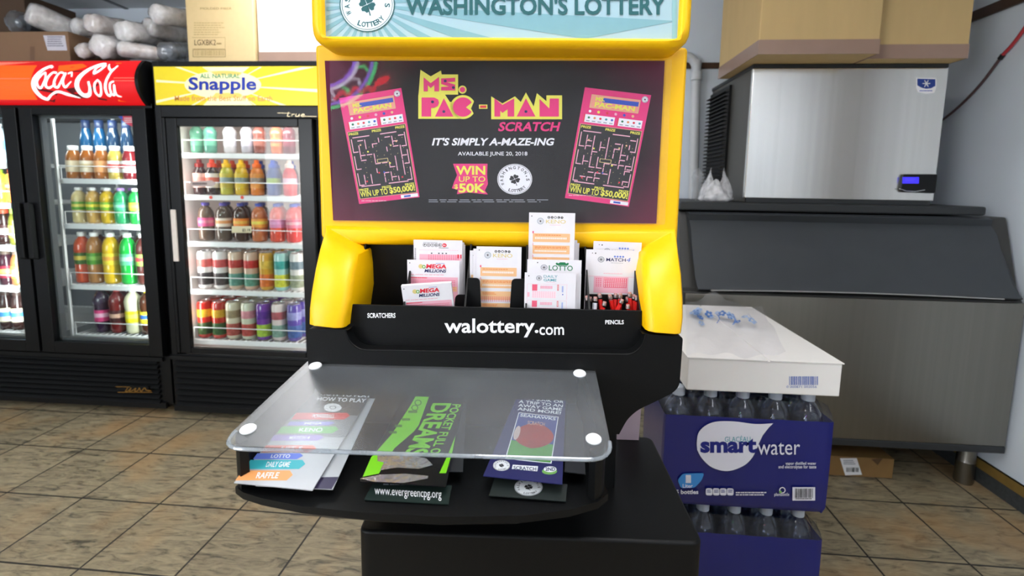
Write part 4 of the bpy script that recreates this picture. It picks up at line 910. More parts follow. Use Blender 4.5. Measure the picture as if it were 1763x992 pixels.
def d_power(s, w, h):
    for k in range(5): s.ring(w * .23 + k * 7.2, 9.5, 3.5, 3.5, .18, ink, 1, 18); s.text('POWER'[k], w * .23 + k * 7.2 - 1.5, 7.8, w * .23 + k * 7.2 + 1.5, 11.2, ink, 2, .03)
    s.ell(w * .23 + 37, 9.5, 4.2, 3.6, red_ink, 1, 18); s.text('BALL', w * .23 + 34.2, 8.4, w * .23 + 39.8, 10.6, white_ink, 2, .03); s.lines(w * .2, 4.3, w * .5, 5.2, grey_ink, 1, 1, .8); s.lines(w * .52, 14.2, w * .72, 15.4, ink, 1, 1, .8)
    for k in range(10): s.rect(w * .02, 16 + k * 2.6, w * .05, 17 + k * 2.6, ink)
    dots(s, w * .12, 18.5, w * .93, 20.5, 22, 1, pink, 1)
    for k in (1, 3, 4, 5): s.rect(w * (.28 + .075 * k), 24, w * (.31 + .075 * k), 26, ink)
    s.rect(w * .12, 27, w * .97, 60, pk_pale, 1); dots(s, w * .3, 28, w * .95, 40, 14, 5, rose, 2); s.rect(w * .9, 26.5, w * .93, 34, red_ink, 3); s.rect(w * .96, 26.5, w * .985, 34, red_ink, 3)
def d_lotto(s, w, h):
    s.ell(w * .19, 5.5, 1, 1, ink); s.ring(w * .31, 14, 6, 5, .2, grey_ink); s.ring(w * .31, 14, 3.4, 2.9, .25, grey_ink); s.clover(w * .31, 14, 1.8, 1.5, ink, 2)
    s.text('LOTTO', w * .4, 10, w * .84, 19.5, green_ink, 2, .01); s.poly([(w * .53, 9.5), (w * .56, 6.4), (w * .6, 6.4), (w * .6, 4.2), (w * .7, 4.2), (w * .7, 6.4), (w * .73, 6.4), (w * .76, 9.5)], green_ink, 2)
    for k in range(5): s.ell(w * (.545 + .05 * k), 6.6, 2, 1.6, green_ink, 3, 12)
def d_daily(s, w, h):
    s.ell(w * .08, 6, 1, 1, ink); s.ring(w * .28, 9.5, 5, 4.4, .2, grey_ink); s.ring(w * .28, 9.5, 2.8, 2.5, .25, grey_ink); s.clover(w * .28, 9.5, 1.4, 1.3, ink, 2)
    s.text('DAILY', w * .37, 4, w * .64, 8.6, teal_ink, 1, .0); s.text('GAME', w * .37, 10.4, w * .62, 15, teal_ink, 1, .015); s.lines(w * .42, 16.3, w * .6, 17.1, pk_pale, 1, 1, .8)
    for k in range(3):
        v = 20 + 29 * k
        s.rect(w * .05, v, w * .83, v + .35, pink); s.rect(w * .05, v, w * .055, v + 27, pink); s.rect(w * .825, v, w * .83, v + 27, pink)
        s.rect(w * .15, v + .8, w * .25, v + 12, rose, 2); s.rect(w * .64, v + .8, w * .67, v + 11, red_ink, 2); s.lines(w * .31, v + 3, w * .56, v + 9.5, pink, 2, 1, .8, 3); s.rect(w * .65, v + 1.5, w * .66, v + 10, white_ink, 3)
        s.rect(w * .15, v + 13, w * .62, v + 25, mat('faint_pink_ink', 'f8dde4', .5, var=0), 1); dots(s, w * .16, v + 13.5, w * .62, v + 25, 11, 5, pink, 2); s.rect(w * .06, v + 15, w * .1, v + 23, pink, 2); s.rect(w * .73, v + 3, w * .76, v + 14, mat('pale_blue_ink', 'a8b4e0', .5, var=0), 2); s.rect(w * .74, v + 17, w * .76, v + 19, blue_ink, 2)
def d_match(s, w, h):
    s.ell(w * .12, 6.5, .8, .8, ink); s.ell(w * .18, 6.8, 1.2, 1.2, ink)
    for k in range(4): s.ell(w * .55 + k * 5, 12, 1.8, 1.8, mat('soft_blue_ink', '6a84d8', .5, var=0), 1, 12)
    s.ring(w * .29, 18, 6, 5.4, .2, grey_ink); s.ring(w * .29, 18, 3.6, 3.2, .25, grey_ink); s.clover(w * .29, 18, 1.8, 1.6, ink, 2)
    s.text('MATCH', w * .39, 15, w * .76, 21, navy, 1, .015); s.text('4', w * .77, 13.6, w * .85, 21.4, mat('soft_blue_ink', '6a84d8'), 2, .0, .2); s.lines(w * .48, 23.5, w * .72, 24.3, grey_ink, 1, 1, .8)
    s.lines(w * .35, 43, w * .72, 45, pink, 1, 1, .6); s.rect(0, 49, w, 49.6, pink, 1); s.rect(w * .17, 50, w * .83, 80, pk_pale, 1); s.rect(w * .36, 52, w * .8, 70, rose, 2); dots(s, w * .37, 53, w * .8, 70, 11, 6, white_ink, 3); dots(s, w * .21, 53, w * .33, 70, 3, 5, rose, 2)
SG = 'paper play slips in the bin'
slip('pale slip with POWER in ringed letters, at the back of the second compartment', SG, 712, 796, 413.5, .006, draw=d_power)
slip('blank-edged white slip just behind the POWER slip', SG, 717, 799.5, 417, .012); slip('white slip deepest behind the POWER slip', SG, 720, 801, 421, .017)
slip('white slip with MEGA MILLIONS logo standing upright behind the leaning pad', SG, 701, 791, 448, -.02, draw=d_mega)
for k, (a, b, c) in enumerate(((705, 793.5, 449), (708, 795.5, 448), (711, 797.5, 450))): slip(f"white slip showing only its edge, {('first', 'second', 'third')[k]} behind the upright MEGA MILLIONS slip", SG, a, b, c, -.014 + .005 * k)
slip('thick pad of slips with MEGA MILLIONS logo, leaning forward at the bin front', SG, 702, 787, 485, -.058, bot=.93, draw=d_mega, th=.008, tilt=10, lean=-5, name='play_slip_pad')
slip('white and peach KENO slip in the notched middle compartment', SG, 820.5, 898, 425, -.03, draw=d_keno)
def d_edge(s, w, h): s.ell(w * .08, 9, 1, 1, ink); s.rect(w * .03, 45, w * .1, 90, peach)
slip('slip peeking out on the dark post side behind the middle KENO slip', SG, 809, 888, 432, -.02, draw=d_edge); slip('slip tucked between the middle KENO slip and the one peeking out behind it', SG, 815, 894, 429, -.025)
slip('tallest KENO slip, white and peach, standing up over the poster edge', SG, 911, 990.5, 366.5, -.005, draw=d_keno)
slip('shorter white slip just behind the tallest KENO slip', SG, 914, 994, 413, .004); slip('white slip deepest behind the tallest KENO slip', SG, 917, 997.5, 418, .012)
slip('white slip with green LOTTO word behind the DAILY GAME slip', SG, 908, 1001.5, 447.5, -.035, draw=d_lotto)
slip('front white slip with teal DAILY GAME words and pink grids', SG, 903.5, 992, 470, -.07, draw=d_daily)
slip('white slip showing its edge just behind the DAILY GAME slip', SG, 907, 996, 472, -.065); slip('white slip showing its edge, second behind the DAILY GAME slip', SG, 912, 1001, 471, -.06)
slip('white slip half hidden at the back of the pencil-side compartment', SG, 1019, 1102, 416.5, .008, draw=d_match, lean=1)
slip('white MATCH 4 slip at the pencil end of the bin', SG, 1008, 1098.5, 430.5, -.012, draw=d_match, lean=.5)

# ------------------------------------------------------------------ pencils
redp = mat('red_pencil_paint', 'd2231f', .3, var=.04); fer = mat('pencil_ferrule', '8e8280', .35, metal=.8); erz = mat('pencil_eraser', 'b98a84', .7); wood_p = mat('bare_pencil_wood', 'c8a070', .6); whp = mat('white_pencil_paint', 'dfe0ea', .35); blp = mat('black_pencil_paint', '18181a', .35)
def pencil(label, top, bot, m, r=.0038, yl=-.06, yb_=-.062):
    a, b = K(*top, yl), K(*bot, yb_); ax_ = (a - b).normalized(); b = a - ax_ * .085
    if b.z < .908: b = a - ax_ * ((a.z - .908) / ax_.z)
    M = KM @ Matrix.Translation(b) @ Vector((0, 0, 1)).rotation_difference(ax_).to_matrix().to_4x4(); ln = (a - b).length
    t = thing('golf_pencil', label, 'pencil', mtx=M, group='short pencils in the bin'); q = MB(M)
    q.lathe([(0, .006), (r * .5, .006), (r, .02), (r, ln - .009), (0, ln - .009)], seg=6).build('pencil_shaft', m, t, smooth=0)
    MB(M).lathe([(0, 0), (r * .35, .004), (r * .5, .0061)], seg=8).build('pencil_point', wood_p, t)
    MB(M).lathe([(r * 1.08, ln - .006), (r * 1.1, ln - .002), (r * .98, ln - .001), (0, ln - .001)], seg=12).build('ferrule', fer, t)
    MB(M).lathe([(r * .9, ln - .0012), (r * .8, ln + .002), (0, ln + .0022)], seg=10).build('eraser', erz, t)
PN = [((1032, 507), (1036, 540), 'red pencil nearest the white one, tilting inwards'), ((1041, 521), (1035, 545), 'short-looking red pencil low in front with a grey end'), ((1050, 509), (1058, 545), 'red pencil leaning away in the middle of the bunch'), ((1060, 507), (1057, 545), 'red pencil standing upright in the middle of the bunch'),
      ((1071, 517), (1058, 545), 'red pencil lying slanted across the middle of the bunch'), ((1068, 507), (1066, 545), 'red pencil half hidden behind the slanted one'), ((1080, 513), (1084, 545), 'dark-ended red pencil just past the slanted one'), ((1084, 505), (1086, 545), 'tallest red pencil of the bunch'),
      ((1081, 526), (1080, 548), 'low front red pencil with a frayed end'), ((1091, 509), (1091, 545), 'red pencil third from the bin end'), ((1096, 511), (1096, 545), 'red pencil second from the bin end'), ((1101, 511), (1101, 545), 'red pencil pressed against the bin end')]
for i, (a, b, lab) in enumerate(PN): pencil(lab, a, b, redp, yl=(-.07 if a[1] > 515 else -.055 - .004 * (i % 3)), yb_=(-.075 if a[1] > 515 else -.06))
pencil('white pencil beside the red bunch', (1025, 513), (1023, 540), whp, .0042, -.062, -.068); pencil('black pencil leaning by the divider, away from the red bunch', (1010, 511), (1017, 545), blp, .0038, -.064, -.07); pencil('black pencil between the divider and the white pencil', (1016, 513), (1013, 545), blp, .0038, -.05, -.055)

# ------------------------------------------------------------------ brochures in the tray
def on_plane(px, py, off=0.):     # sloping tray floor: z = .797 at y -.33, .835 at y -.09
    o = KI @ O_; d = KI3 @ ray(px, py); k = .038 / .24; c = .797 + .33 * k + off; t = (c + k * o.y - o.z) / (d.z - k * d.y); return o + d * t
BN = KM.to_3x3() @ Vector((0, -.158, 1)).normalized()
def brochure(label, quad, off, m, draw=None, bulge=.0, name='brochure'):
    q = [on_plane(*p, off) for p in quad]; c = sum(q, Vector()) / 4
    M = KM @ Matrix.Translation(c); t = thing(name, label, 'brochure', mtx=M, group='leaflets in the clear-topped tray')
    kMB().prism(q, (0, 0, -.0012)).build('leaflet', m, t, smooth=0)
    if draw: s = Pr(lambda u, v: KM @ on_plane(u, v, off), BN, .0002); draw(s); s.build('leaflet_printing', t)
    return t
def T1(u, v): return (400 + u / 5.088, 655 + v / 5.088)
def T2(u, v): return (610 + u / 4.51, 655 + v / 4.51)
def T3(u, v): return (820 + u / 4.96, 670 + v / 4.96)
silver = mat('silver_grey_paper', 'b9babd', .3, spec=.6, var=.05); purple_p = mat('deep_purple_paper', '3a3350', .4)
def tabs(s):
    rows = [((515, 285, 1030, 345), 'red_tab', 'e8313e', 'POWERBALL'), ((480, 362, 900, 395), 'lilac_tab', '8b8ad8', 'MEGA'), ((390, 405, 930, 465), 'green_tab', '62c257', 'KENO'), ((330, 480, 800, 530), 'violet_tab', '9a7cc8', 'MATCH 4'),
            ((250, 570, 735, 632), 'coral_tab', 'f2694f', 'HIT 5'), ((180, 640, 620, 692), 'blue_tab', '6d82dc', 'LOTTO'), ((100, 698, 640, 778), 'teal_tab', '3fb6c0', 'DAILY GAME'), ((25, 790, 530, 878), 'peach_tab', 'f6a765', 'RAFFLE')]
    for (a, b, c, d), n, h, tt in rows:
        mm = mat(n, h, .4, var=0); sk = (d - b) * .75
        s.poly([T1(a + sk, b), T1(c - 25, b), T1(c, (b + d) / 2 - 4), T1(c - 55, d), T1(a, d)], mm, 1)
        w_ = (c - a); s.text(tt, a + w_ * .34, b + (d - b) * .2, a + w_ * .72, b + (d - b) * .8, white_ink, 2, .02, 0, lambda u, v, a=a, b=b, d=d: T1(u + (d - v) * .4, v))
    s.poly([(548, 664), (644, 670), (617, 716), (505, 712)], mat('charcoal_band', '4d5057', .4, var=.05), .5); s.poly([(505, 712), (617, 716), (594, 754), (474, 750)], mat('mid_grey_band', '86888d', .4, var=.05), .5)  # leaflet steps darker in two bands towards its far end
    sk = lambda u, v: T1(u + (190 - v) * .35, v + (u - 750) * .045)
    s.text('HOW TO PLAY', 752, 105, 1190, 132, white_ink, 1, .015, 0, sk); s.text('HOW TO PLAY', 735, 145, 1160, 178, white_ink, 1, .02, 0, sk)
    s.ell(*T1(880, 240), 15, 7.4, white_ink, 1); s.ring(*T1(880, 240), 6, 3, .3, grey_ink, 2)
    s.poly([T1(15, 880), T1(205, 920), T1(205, 935), T1(700, 958), T1(770, 830), T1(560, 800), T1(470, 870)], mat('pale_lilac_print', 'd9d6e2', .3, var=.03), 1.5) if False else None
brochure('grey play guide under the coloured one, deep purple at its end', [(562, 668), (652, 672), (573, 842.5), (440, 836)], -.0035, silver, lambda s: s.poly([(553, 822), (583, 821.5), (571, 842.5), (540, 841.5)], purple_p, 1))
brochure('silver-grey HOW TO PLAY leaflet with rainbow arrow tabs along one edge', [(548, 664), (644, 670), (538, 844), (403, 831)], .001, silver, tabs)
slv = mat('black_glossy_sleeve', '141416', .16, spec=.6, bump=.25, scale=60); gr_n = mat('bright_green_print', '7fd21f', .35, var=.02); glinting = mat('silver_glint_paint', 'dcdce4', .18, metal=.85, bump=.9, scale=45, var=.3)
def dreams(s):
    s.poly([T2(*p) for p in ((505, 70), (600, 72), (500, 350), (460, 400), (310, 530), (190, 725), (65, 750), (130, 600), (290, 420), (440, 190))], gr_n, 1)
    s.poly([T2(*p) for p in ((785, 430), (765, 545), (712, 722), (660, 722), (735, 560))], gr_n, 1)
    for a, b in ((495, 175), (470, 215)): s.ring(*T2(a, b), 6, 5, .25, mat('dark_green_ink', '3c6a18', .5, var=0), 2)
    for a, b in ((450, 250), (400, 310), (345, 360), (300, 410)): s.lines(*T2(a - 30, b - 14), *T2(a + 40, b + 10), mat('dark_green_ink', '3c6a18'), 2, 1, .8, int(a))
    qm = quad_map((*T2(610, 178), 0), (*T2(385, 578), 0), (*T2(560, 582), 0), (*T2(757, 180), 0)); s.text('DREAMS', 0, 0, 1, 1, gr_n, 2, .03, 0, lambda u, v: tuple(qm(u, 1 - v))[:2])
    qn = quad_map((*T2(762, 186), 0), (*T2(570, 596), 0), (*T2(650, 596), 0), (*T2(830, 190), 0)); s.text('POCKET FULL OF', 0, 0, 1, 1, gr_n, 2, .02, 0, lambda u, v: tuple(qn(u, 1 - v))[:2])
    s.poly([T2(*p) for p in ((180, 560), (300, 575), (420, 580), (560, 610), (610, 660), (500, 690), (330, 680), (200, 700), (230, 640), (180, 630))], glinting, 3)  # silver patches paint the white reflection on the glossy black sleeve
    s.poly([T2(*p) for p in ((45, 765), (200, 735), (400, 728), (575, 745), (570, 765), (380, 800), (150, 790))], glinting, 3)
brochure('narrow dark card under the green-striped sleeve with a white web address', [(642, 832), (778, 836), (772, 868), (627, 860)], -.012, mat('dark_green_card', '1d2a26', .35), lambda s: (s.text('www.evergreencpg.org', 645, 841.5, 760, 856, white_ink, 1, 0, 0, lambda u, v: (u, v + (u - 645) * .06)), s.lines(660, 833, 755, 837, grey_ink, 1, 1, .6, 2)))
brochure('dark grey card at the tray middle, its edge out beside the green-striped sleeve', [(770, 690), (803, 690), (797, 812), (765, 812)], -.004, mat('charcoal_card', '2c2d30', .4))
brochure('black foil sleeve with bright green stripe and DREAMS lettering', [(702, 667), (800, 680), (768, 838), (620, 829)], .002, slv, dreams)
seak = mat('navy_leaflet', '26275c', .35, var=.03)
def trip(s):
    qm = quad_map((*T3(372, 60), 0), (*T3(752, 100), 0), (*T3(718, 222), 0), (*T3(350, 185), 0)); xf = lambda u, v: tuple(qm(u, v))[:2]
    for k, tt in enumerate(('WIN $50K OR', 'A TRIP TO AN', 'AWAY GAME', 'AND MORE!')): s.text(tt, 0, k * .25 + .02, 1, k * .25 + .22, white_ink, 1, .02, 0, xf)
    q2 = quad_map((*T3(362, 200), 0), (*T3(703, 238), 0), (*T3(642, 638), 0), (*T3(245, 597), 0)); f2 = lambda u, v: tuple(q2(u, v))[:2]
    def rc(a, b, c, d, m, l): s.poly([f2(a, b), f2(c, b), f2(c, d), f2(a, d)], m, l)
    rc(0, 0, 1, 1, white_ink, 1); rc(.02, .015, .98, .985, mat('royal_blue_print', '35408e', .4, var=.1, scale=60), 2); rc(.02, .6, .98, .985, mat('turf_print', '4f9a3a', .5, var=.5, scale=220), 3)
    s.poly([f2(.5 + .46 * math.cos(a), .46 + .27 * math.sin(a) * (1 - .15 * abs(math.cos(a)))) for a in [2 * math.pi * i / 36 for i in range(36)]], mat('red_ball_print', 'a8322c', .4, var=.35, scale=50), 4)
    s.poly([f2(.1 + .07 * math.cos(a), .44 + .15 * math.sin(a)) for a in [2 * math.pi * i / 20 for i in range(20)]], mat('pale_band_print', 'd8bcb4', .4, var=.1), 5)
    s.text('SEAHAWKS', .06, .03, .94, .09, white_ink, 4, .02, 0, f2); s.text('SCRATCH', .28, .16, .7, .24, mat('faded_pink_ink', 'c89a94', .5, var=0), 5, .02, 0, f2); s.lines(0, 0, 0, 0, ink) if False else None
    for k in range(2): s.text('WIN CASH', .3, .3 + k * .06, .7, .34 + k * .06, mat('deep_red_ink', '7a201e', .5, var=0), 5, 0, 0, f2) if k < 0 else None
    s.seal(*T3(215, 655), 15, 9.6, ink, white_ink, 2)
    s.poly([T3(312, 648), T3(527, 662), T3(520, 705), T3(303, 685)], white_ink, 2); s.text('SCRATCH', 318, 660, 512, 690, navy, 3, .02, 0, lambda u, v: T3(u, v + (u - 318) * .06))
    s.ell(*T3(625, 705), 13, 5.5, mat('leaf_green_ink', '7ab05a'), 2); s.ell(*T3(630, 688), 11, 5, white_ink, 3); s.text('2ND', 590, 670, 675, 700, navy, 4, .03, 0, lambda u, v: T3(u, v + 3))
brochure('dark card at the bottom of the pile with half a white seal showing', [(852, 822), (977, 834), (974, 863), (842, 853)], -.012, mat('black_green_card', '232927', .35), lambda s: (s.seal(910, 839, 25, 15.5, ink, mat('pale_grey_paper', 'c9ccce', .5), 1)))
brochure('dark grey card sticking out beside the navy football leaflet', [(976, 690), (1002, 690), (1008, 816), (972, 812)], -.004, mat('charcoal_card', '2c2d30'))
brochure('navy leaflet with a red football on green turf', [(892, 679), (974, 687), (968, 833.5), (832, 819)], .002, seak, trip)
# ------------------------------------------------------------------ ice bin and ice machine by the side wall
YI, YL = 1.95, 2.055
ibx0, ibx1 = .53, 1.785
dk = mat('grey_painted_steel', '3a3a38', .45, var=.06); lidm = mat('dark_textured_lid', '3d4145', .5, var=.1, scale=14, bump=.25)
ib = thing('ice_bin', 'steel-fronted ice storage bin with sloping dark plastic lid on round legs', 'ice bin', (1.15, 2.3, 0))
MB().prism([(ibx0, y, z) for y, z in ((2.60, .19), (2.60, 1.10), (YL + .02, 1.10), (YI + .03, .80), (YI + .01, .79), (YI + .01, .19))], (ibx1 - ibx0, 0, 0)).build('bin_body', dk, ib, smooth=0, bevel=.006)
MB().box(ibx0 + .01, ibx1, YI, YI + .012, .216, .785).build('steel_front', steel, ib, smooth=0, bevel=.003)
MB().box(ibx0, ibx1, YI - .002, YI + .02, .188, .216).build('base_trim', dark_grey, ib, smooth=0, bevel=.003)
zle = at_y(1400, 351, YL).z
MB().box(ibx0 - .005, 1.685, YL - .01, 2.60, zle - .034, zle).build('bin_top', dark_grey, ib, smooth=0, bevel=.008, bseg=3)
prof = [(YL + .02, 1.10), (YL - .004, 1.1), (YL - .018, 1.092), (YL + .004, 1.066), (YL - .022, 1.035), (YI + .055, .95), (YI + .012, .85), (YI - .012, .818), (YI - .016, .806), (YI + .0, .797), (YI + .03, .797)]
secs = []
for k in range(11):
    u = k / 10; bow = math.sin(math.pi * u)
    row_ = []
    for j, (y, z) in enumerate(prof):
        t = j / (len(prof) - 1); xa = .555 + .035 * t; xb = 1.685 + .093 * t; g = .006 * bow if 5 <= j <= 9 else 0
        hand = .008 * bow if j >= 7 else 0; gr_ = (0 if .05 < u < .95 else .008) if j == 3 else 0
        row_.append((xa + (xb - xa) * u, y - g - gr_, z + hand))
    secs.append(row_)
lo = MB().loft(secs).build('bin_lid', lidm, ib, smooth=40)
MB().tube([(.63 + 1.06 * k / 16, YI - .02 - .006 * math.sin(math.pi * k / 16), .8035 + .008 * math.sin(math.pi * k / 16)) for k in range(17)], .0022, 6).build('lid_edge_strip', mat('pale_strip', 'a9abaa', .4), lo)
for x in (.59, 1.74):
    for y in (2.06, 2.54): MB().lathe([(0, 0), (.03, 0), (.033, .008), (.031, .09), (.033, .095), (.031, .1), (.031, .2), (0, .2)], (x, y, 0), 18).build('leg', steel, ib)
YM = 2.08
im0, im1 = at_y(1288, 230, YM).x, at_y(1619, 230, YM).x; imz0, imz1 = zle, at_y(1450, 112, YM).z
im = thing('ice_machine', 'square stainless steel ice maker standing on the ice bin', 'ice machine', ((im0 + im1) / 2, 2.35, imz0))
side_st = mat('dark_grey_steel', '5c5a55', .4, metal=.6, var=.08, scale=40, stretch=(1, 1, .02)); yv = at_x(1254, 220, im0).y  # machine sides are dark grey steel of their own
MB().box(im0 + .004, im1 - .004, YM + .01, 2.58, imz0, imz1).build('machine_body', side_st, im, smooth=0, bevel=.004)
fp = MB().box(im0, im1, YM - .006, YM + .014, imz0 + .018, imz1 - .012).build('steel_door', mat('brushed_steel_door', 'e4e3df', .24, metal=.92, var=.12, scale=50, stretch=(1, 1, .008)), im, smooth=0, bevel=.004, bseg=3)
MB().box(im0 + .01, im1 - .01, YM - .002, YM + .02, imz0 + .001, imz0 + .018).build('base_strip', dark_grey, im, smooth=0)
MB().box(im0, im1, YM - .004, 2.58, imz1 - .011, imz1 + .004).build('top_cap', dark_grey, im, smooth=0, bevel=.002)
m = MB().box(im0 - .006, im0 + .01, yv, 2.575, imz0 + .03, imz1 - .03)
n = 26
for k in range(n):
    z = imz0 + .04 + (imz1 - imz0 - .08) * k / n
    m.prism([(im0 - .006, yv + .005, z), (im0 - .022, yv + .012, z + .002), (im0 - .022, yv + .012, z + .006), (im0 - .006, yv + .005, z + .012)], (0, 2.57 - yv, 0))
m.build('side_louvre', black, im, smooth=0)
s = Pr(lambda u, v: at_y(u, v, YM - .0062), (0, -1, 0), .0005)
s.poly(round_poly([(1576.5, 133.5), (1611.5, 135), (1611.5, 153), (1608, 160), (1594, 161.5), (1580, 159), (1577, 152)], 2), white_ink, 1); s.poly([(1579, 135.5), (1610, 136.5), (1610, 148), (1603, 152), (1594, 153), (1586, 151), (1579, 147)], mat('deep_blue_enamel', '1f3d8f', .3, var=0), 2)
for k in range(6):
    a = math.pi * k / 6 * 2; s.stroke([(1594.5, 144), (1594.5 + 6 * math.cos(a), 144 + 6 * math.sin(a))], 1.6, white_ink, 3)
s.lines(1583, 155.5, 1606, 157.5, blue_ink, 2, 1, .8, 3); s.build('maker_badge', fp)
cpz = lambda u, v, y=YM - .006: tuple(at_y(u, v, y))
cp = MB().prism([cpz(*p) for p in round_poly([(1552, 300), (1610, 300), (1606, 333), (1549, 331), (1547, 326)], 3)], (0, -.014, 0)).build('control_panel', black_gloss, fp, bevel=.003)
MB().prism([cpz(u, v, YM - .02) for u, v in ((1554, 305), (1582, 305), (1581.5, 316), (1553.5, 316))], (0, -.001, 0)).build('display', mat('lit_blue_display', '3a2ee0', .3, var=.08, emit=.9), cp, smooth=0)
s = Pr(lambda u, v: at_y(u, v, YM - .0212), (0, -1, 0), .0004); s.lines(1558, 307.5, 1578, 313, mat('display_print', '5548f0', .4, var=0, emit=.7), 1, 2, .5, 4); s.build('display_print', cp)
MB().tube([at_y(1549, 325, YM - .02), at_y(1560, 329, YM - .02), at_y(1575, 330, YM - .02), at_y(1592, 327, YM - .02)], .0018, 6).build('panel_trim', chrome, cp)
# two cartons on top
def carton(name, label, x0, x1, y0, y1, z0, z1, m, tape=True, group=None, band=.05, flap=True):
    t = thing(name, label, 'box', ((x0 + x1) / 2, (y0 + y1) / 2, z0), group=group)
    MB().box(x0, x1, y0, y1, z0, z1).build('carton_body', m, t, smooth=0, bevel=.004, bseg=2)
    if tape:
        b = MB(); e = .0009
        b.box(x0 - e, x1 + e, y0 - e, y0 + .002, z0 - .0002, z0 + band).box(x0 - e, x0 + .002, y0 + .002, y1 + e, z0 - .0002, z0 + band).box(x1 - .002, x1 + e, y0 + .002, y1 + e, z0 - .0002, z0 + band)
        b.build('packing_tape', tape_m, t, smooth=0)
    return t
zc0 = imz1 + .0045
ca0, ca1 = at_y(1306, 80, 1.93).x, at_y(1514, 80, 1.93).x
carton('carton', 'tan carton with brown taped lower edge over the louvred end of the ice maker', ca0, ca1, 1.93, 2.36, zc0, 2.08, card, group=None)
cb1 = at_y(1667, 90, 2.0).x
carton('carton', 'tan carton with brown taped lower edge set back beside the other carton, above the badge', ca1 + .004, cb1, 2.0, 2.4, zc0, 2.08, card)
# plastic bag, clear cups and pipe in the corner
film = clear('white_bag_film', 'f6f6f8', .5, 'f4f5f8', rough=.12, refl=1.2, crinkle=.5, cscale=40)
gb = random.Random(4)
def bag_mesh(c, rx, ry, h, ears):
    m = MB(); secs = []; seg = 26
    for i in range(10):
        t = i / 9; rr = (1 - .55 * t ** 1.6) * (1 if i else .85); ring = []
        for j in range(seg):
            a = 2 * math.pi * j / seg; k = 1 + .13 * math.sin(a * 5 + t * 4) + .07 * math.sin(a * 9 - t * 6)
            z = h * t * (.62 + .12 * math.sin(a * 3 + 1)) + (h * .45 * max(0, math.cos(a - ears[0])) ** 6 + h * .4 * max(0, math.cos(a - ears[1])) ** 8) * t ** 2
            ring.append((c[0] + rx * rr * k * math.cos(a), c[1] + ry * rr * k * math.sin(a), c[2] + z))
        secs.append(ring)
    return m.loft(secs)
bc = at_y(1232, 346, 2.14)
t = thing('plastic_bag', 'crumpled white plastic bag on the bin top beside the ice maker', 'bag', (bc.x, 2.14, zle))
bag_mesh((bc.x, 2.14, zle + .002), .068, .05, .125, (2.6, .3)).build('bag_film', film, t, smooth=70)
cc = at_y(1201, 330, 2.24)
t = thing('clear_cup_sleeve', 'clear crinkled plastic sleeve standing in the corner beside the white pipe', 'sleeve', (cc.x, 2.24, zle))
MB().lathe([(.0, .0), (.024, .0), (.026, .03), (.024, .07), (.027, .1), (.02, .125), (.006, .14), (0, .141)], (cc.x, 2.24, zle + .001), 22, wob=lambda a, z: 1 + .08 * math.sin(5 * a + 60 * z)).build('sleeve_film', clear('clear_film', 'f0f2f4', .12, 'f2f4f6', rough=.06, refl=1.6, crinkle=.5, cscale=60), t, smooth=70)
pv = mat('painted_pipe', 'c9ccd0', .4, var=.04)
a = at_y(1196, 345, 2.672); b = at_y(1199, 118, 2.672)
t = thing('wall_pipe', 'pale grey pipe rising up the back wall behind the ice bin', 'pipe', (a.x, 2.672, 0))
MB().tube(smooth_line([(a.x, 2.672, 0), (a.x, 2.672, .8), (b.x, 2.672, b.z - .05), (b.x - .002, 2.672, b.z + .01), (b.x - .03, 2.672, b.z + .05), (b.x - .1, 2.672, b.z + .06), (b.x - .5, 2.672, b.z + .06)], 5), .024, 12).build('pipe_run', pv, t, smooth=60)
MB().lathe([(.0265, -.02), (.0275, -.018), (.0275, .018), (.0265, .02)], (b.x - .001, 2.66, b.z - .04), 14).build('pipe_collar', pv, t)
# cable slung down the side wall
cbm = mat('red_cable', 'b93a40', .45); cbd = mat('grimy_dark_cable', '5d484a', .5)
cpts = [at_x(u, v, XR - .012) for u, v in ((1800, -8), (1763, 50), (1742, 78), (1724, 98), (1690, 143), (1655, 180), (1622, 207), (1590, 226))]
t = thing('hanging_cable', 'thin red and dark cable slung down the side wall to the ice maker', 'cable', cpts[3])
cpts[-1] = Vector((im1 + .0, 2.5, cpts[-1].z)) if False else cpts[-1]
sl = smooth_line([tuple(p) for p in cpts], 5)
MB().tube(sl[:16], .0065, 8).build('red_length', cbm, t, smooth=60); MB().tube(sl[15:], .0055, 8).build('dark_length', cbd, t, smooth=60)
MB().lathe([(0, -.01), (.009, -.009), (.009, .009), (0, .01)], sl[15], 10, axis=sl[16] - sl[14]).build('cable_joint', ink, t)
# flattened carton pushed under the bin
c0 = at_z(1437, 822, 0); c1 = at_z(1533, 822, 0); yk = (c0.y + c1.y) / 2
t = thing('flat_carton', 'brown carton with a white bar code label pushed under the ice bin', 'box', ((c0.x + c1.x) / 2, yk + .15, 0))
MB().box(c0.x - .03, c1.x, yk, yk + .36, .001, .088).build('carton_body', mat('old_cardboard', '8a6a3e', .7, var=.2, scale=14), t, smooth=0, bevel=.003)
s = Pr(lambda u, v: at_y(u, v, yk), (0, -1, 0), .0006)
s.poly([(1446, 789), (1475, 789), (1484, 817.5), (1455, 818.5)], white_ink, 1); s.bars(1457, 805, 1478, 812.5, ink, 2, 14, 5); s.lines(1452, 792, 1474, 801, grey_ink, 2, 3, .5, 2); s.poly([(1500, 791), (1520, 789), (1511, 801)], mat('dark_brown_print', '5a4228', .6), 1); s.build('carton_label', t)

